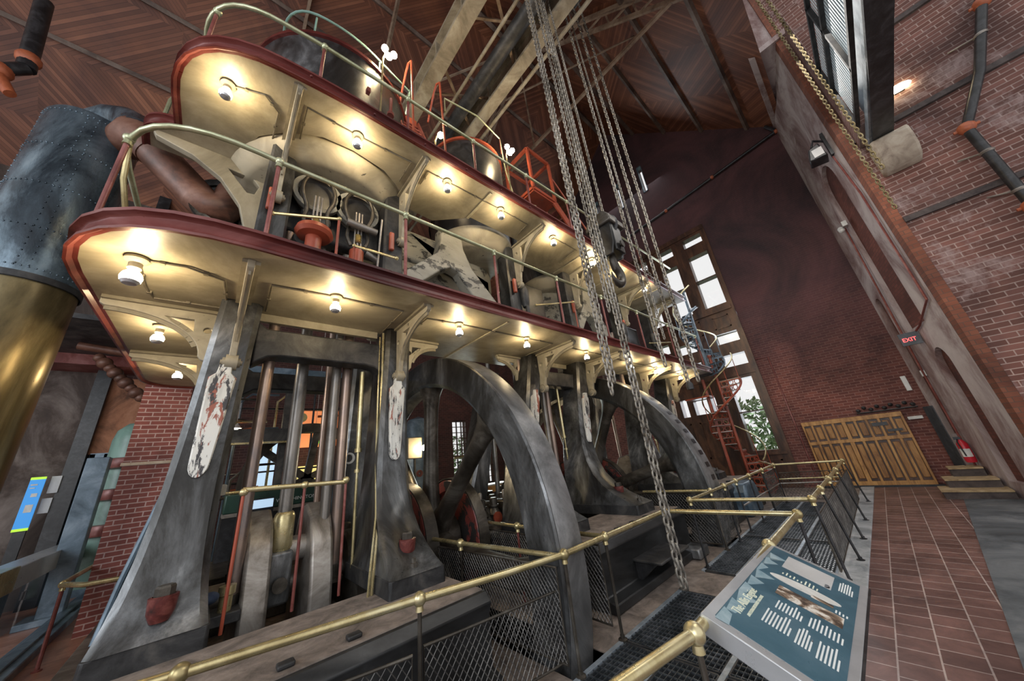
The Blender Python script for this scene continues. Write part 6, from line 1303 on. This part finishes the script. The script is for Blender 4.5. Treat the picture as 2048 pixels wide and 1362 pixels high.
body = [[(V(0, .0, .93), .15), (V(0, .08, 1.10), .15), (V(0, .22, 1.32), .17), (V(0, .36, 1.5), .13), (V(0, .42, 1.58), .06), (V(0, .47, 1.66), .085), (V(0, .50, 1.74), .09)],
    [3, (V(-.19, .36, 1.46), .075), (V(-.27, .42, 1.2), .06), (V(-.2, .62, 1.08), .045), (V(-.17, .7, 1.06), .04)], [3, (V(.19, .36, 1.46), .075), (V(.27, .42, 1.2), .06), (V(.2, .62, 1.08), .045), (V(.17, .7, 1.06), .04)],
    [0, (V(-.11, .0, .85), .11), (V(-.12, .03, .48), .075), (V(-.13, -.02, .1), .05), (V(-.13, .1, .05), .045)], [0, (V(.11, .0, .85), .11), (V(.12, .03, .48), .075), (V(.13, -.02, .1), .05), (V(.13, .1, .05), .045)]]
skin('body', body, 'skin', t)
skin('jacket', [[(V(0, .0, .97), .175), (V(0, .08, 1.12), .175), (V(0, .22, 1.33), .195), (V(0, .36, 1.5), .145)], [3, (V(-.19, .36, 1.46), .095), (V(-.27, .42, 1.2), .078), (V(-.21, .6, 1.09), .062)], [3, (V(.19, .36, 1.46), .095), (V(.27, .42, 1.2), .078), (V(.21, .6, 1.09), .062)]], 'khaki', t)
skin('trousers', [[(V(0, .0, .94), .165), (V(-.11, .0, .82), .13), (V(-.12, .03, .48), .095), (V(-.13, -.02, .14), .075)], [0, (V(.11, .0, .82), .13), (V(.12, .03, .48), .095), (V(.13, -.02, .14), .075)]], 'paleblue', t)
MB().sphere(V(0, .49, 1.775), .115, 16, 10, (1, 1.1, .7)).box(px-.07, px+.07, py+.55, py+.68, 1.74, 1.755).build('cap', 'navy', t)
MB().sphere(V(-.13, .06, .05), .06, 12, 8, (.9, 1.9, .8)).sphere(V(.13, .06, .05), .06, 12, 8, (.9, 1.9, .8)).build('shoes', 'black', t)
tag(MB().box(2.6, 3.5, 9.85, 10.3, 0, 1.02).build('workbench', 'iron_brown', bevel=.02), 'dark workbench in front of the bending person', 'bench')

t = T('rear_machinery', (1.2, 10.8, 0), 'dim tangle of brass pipes, black frames and gauges behind the vertical rods', 'machinery')
rnd = random.Random(21)
for i in range(26):
    x = rnd.uniform(-.2, 3.2); y = rnd.uniform(10.6, 11.3); z = rnd.uniform(.3, 3.6)
    if i % 3 == 0: MB().tube([(x, y, 0), (x, y, z+.6), (x+.3, y, z+.9), (x+.9, y, z+.9)], .03, 8).build('pipe', rnd.choice(['brass', 'black', 'iron_brown', 'bluegrey']), t)
    elif i % 3 == 1: MB().tube([(x, y, z), (x+rnd.uniform(.3, 1.2), y, z+rnd.uniform(-.1, .3))], .035, 8).build('pipe', rnd.choice(['brass', 'iron_brown', 'black', 'orange']), t)
    else: MB().lathe([(0, 0), (.12, 0), (.13, .05), (.1, .07), (0, .07)], (x, y-.1, z), 'y', 18).build('gauge', rnd.choice(['brass', 'white', 'iron_brown', 'green']), t)
# chains hanging beside the brick quoin
for bx, bz, l in ((8.08, 5.12, 'longer'), (7.36, 5.55, 'shorter')):
    o_ = chain([(bx, -1.35, bz), (bx, -1.35, 12.0)], .07, '%s of the two brassy chains hanging in front of the clerestory louvres' % l, 'brassy chains by the louvres', r=.011)
    o_.data.materials[0] = MT['oldgold']
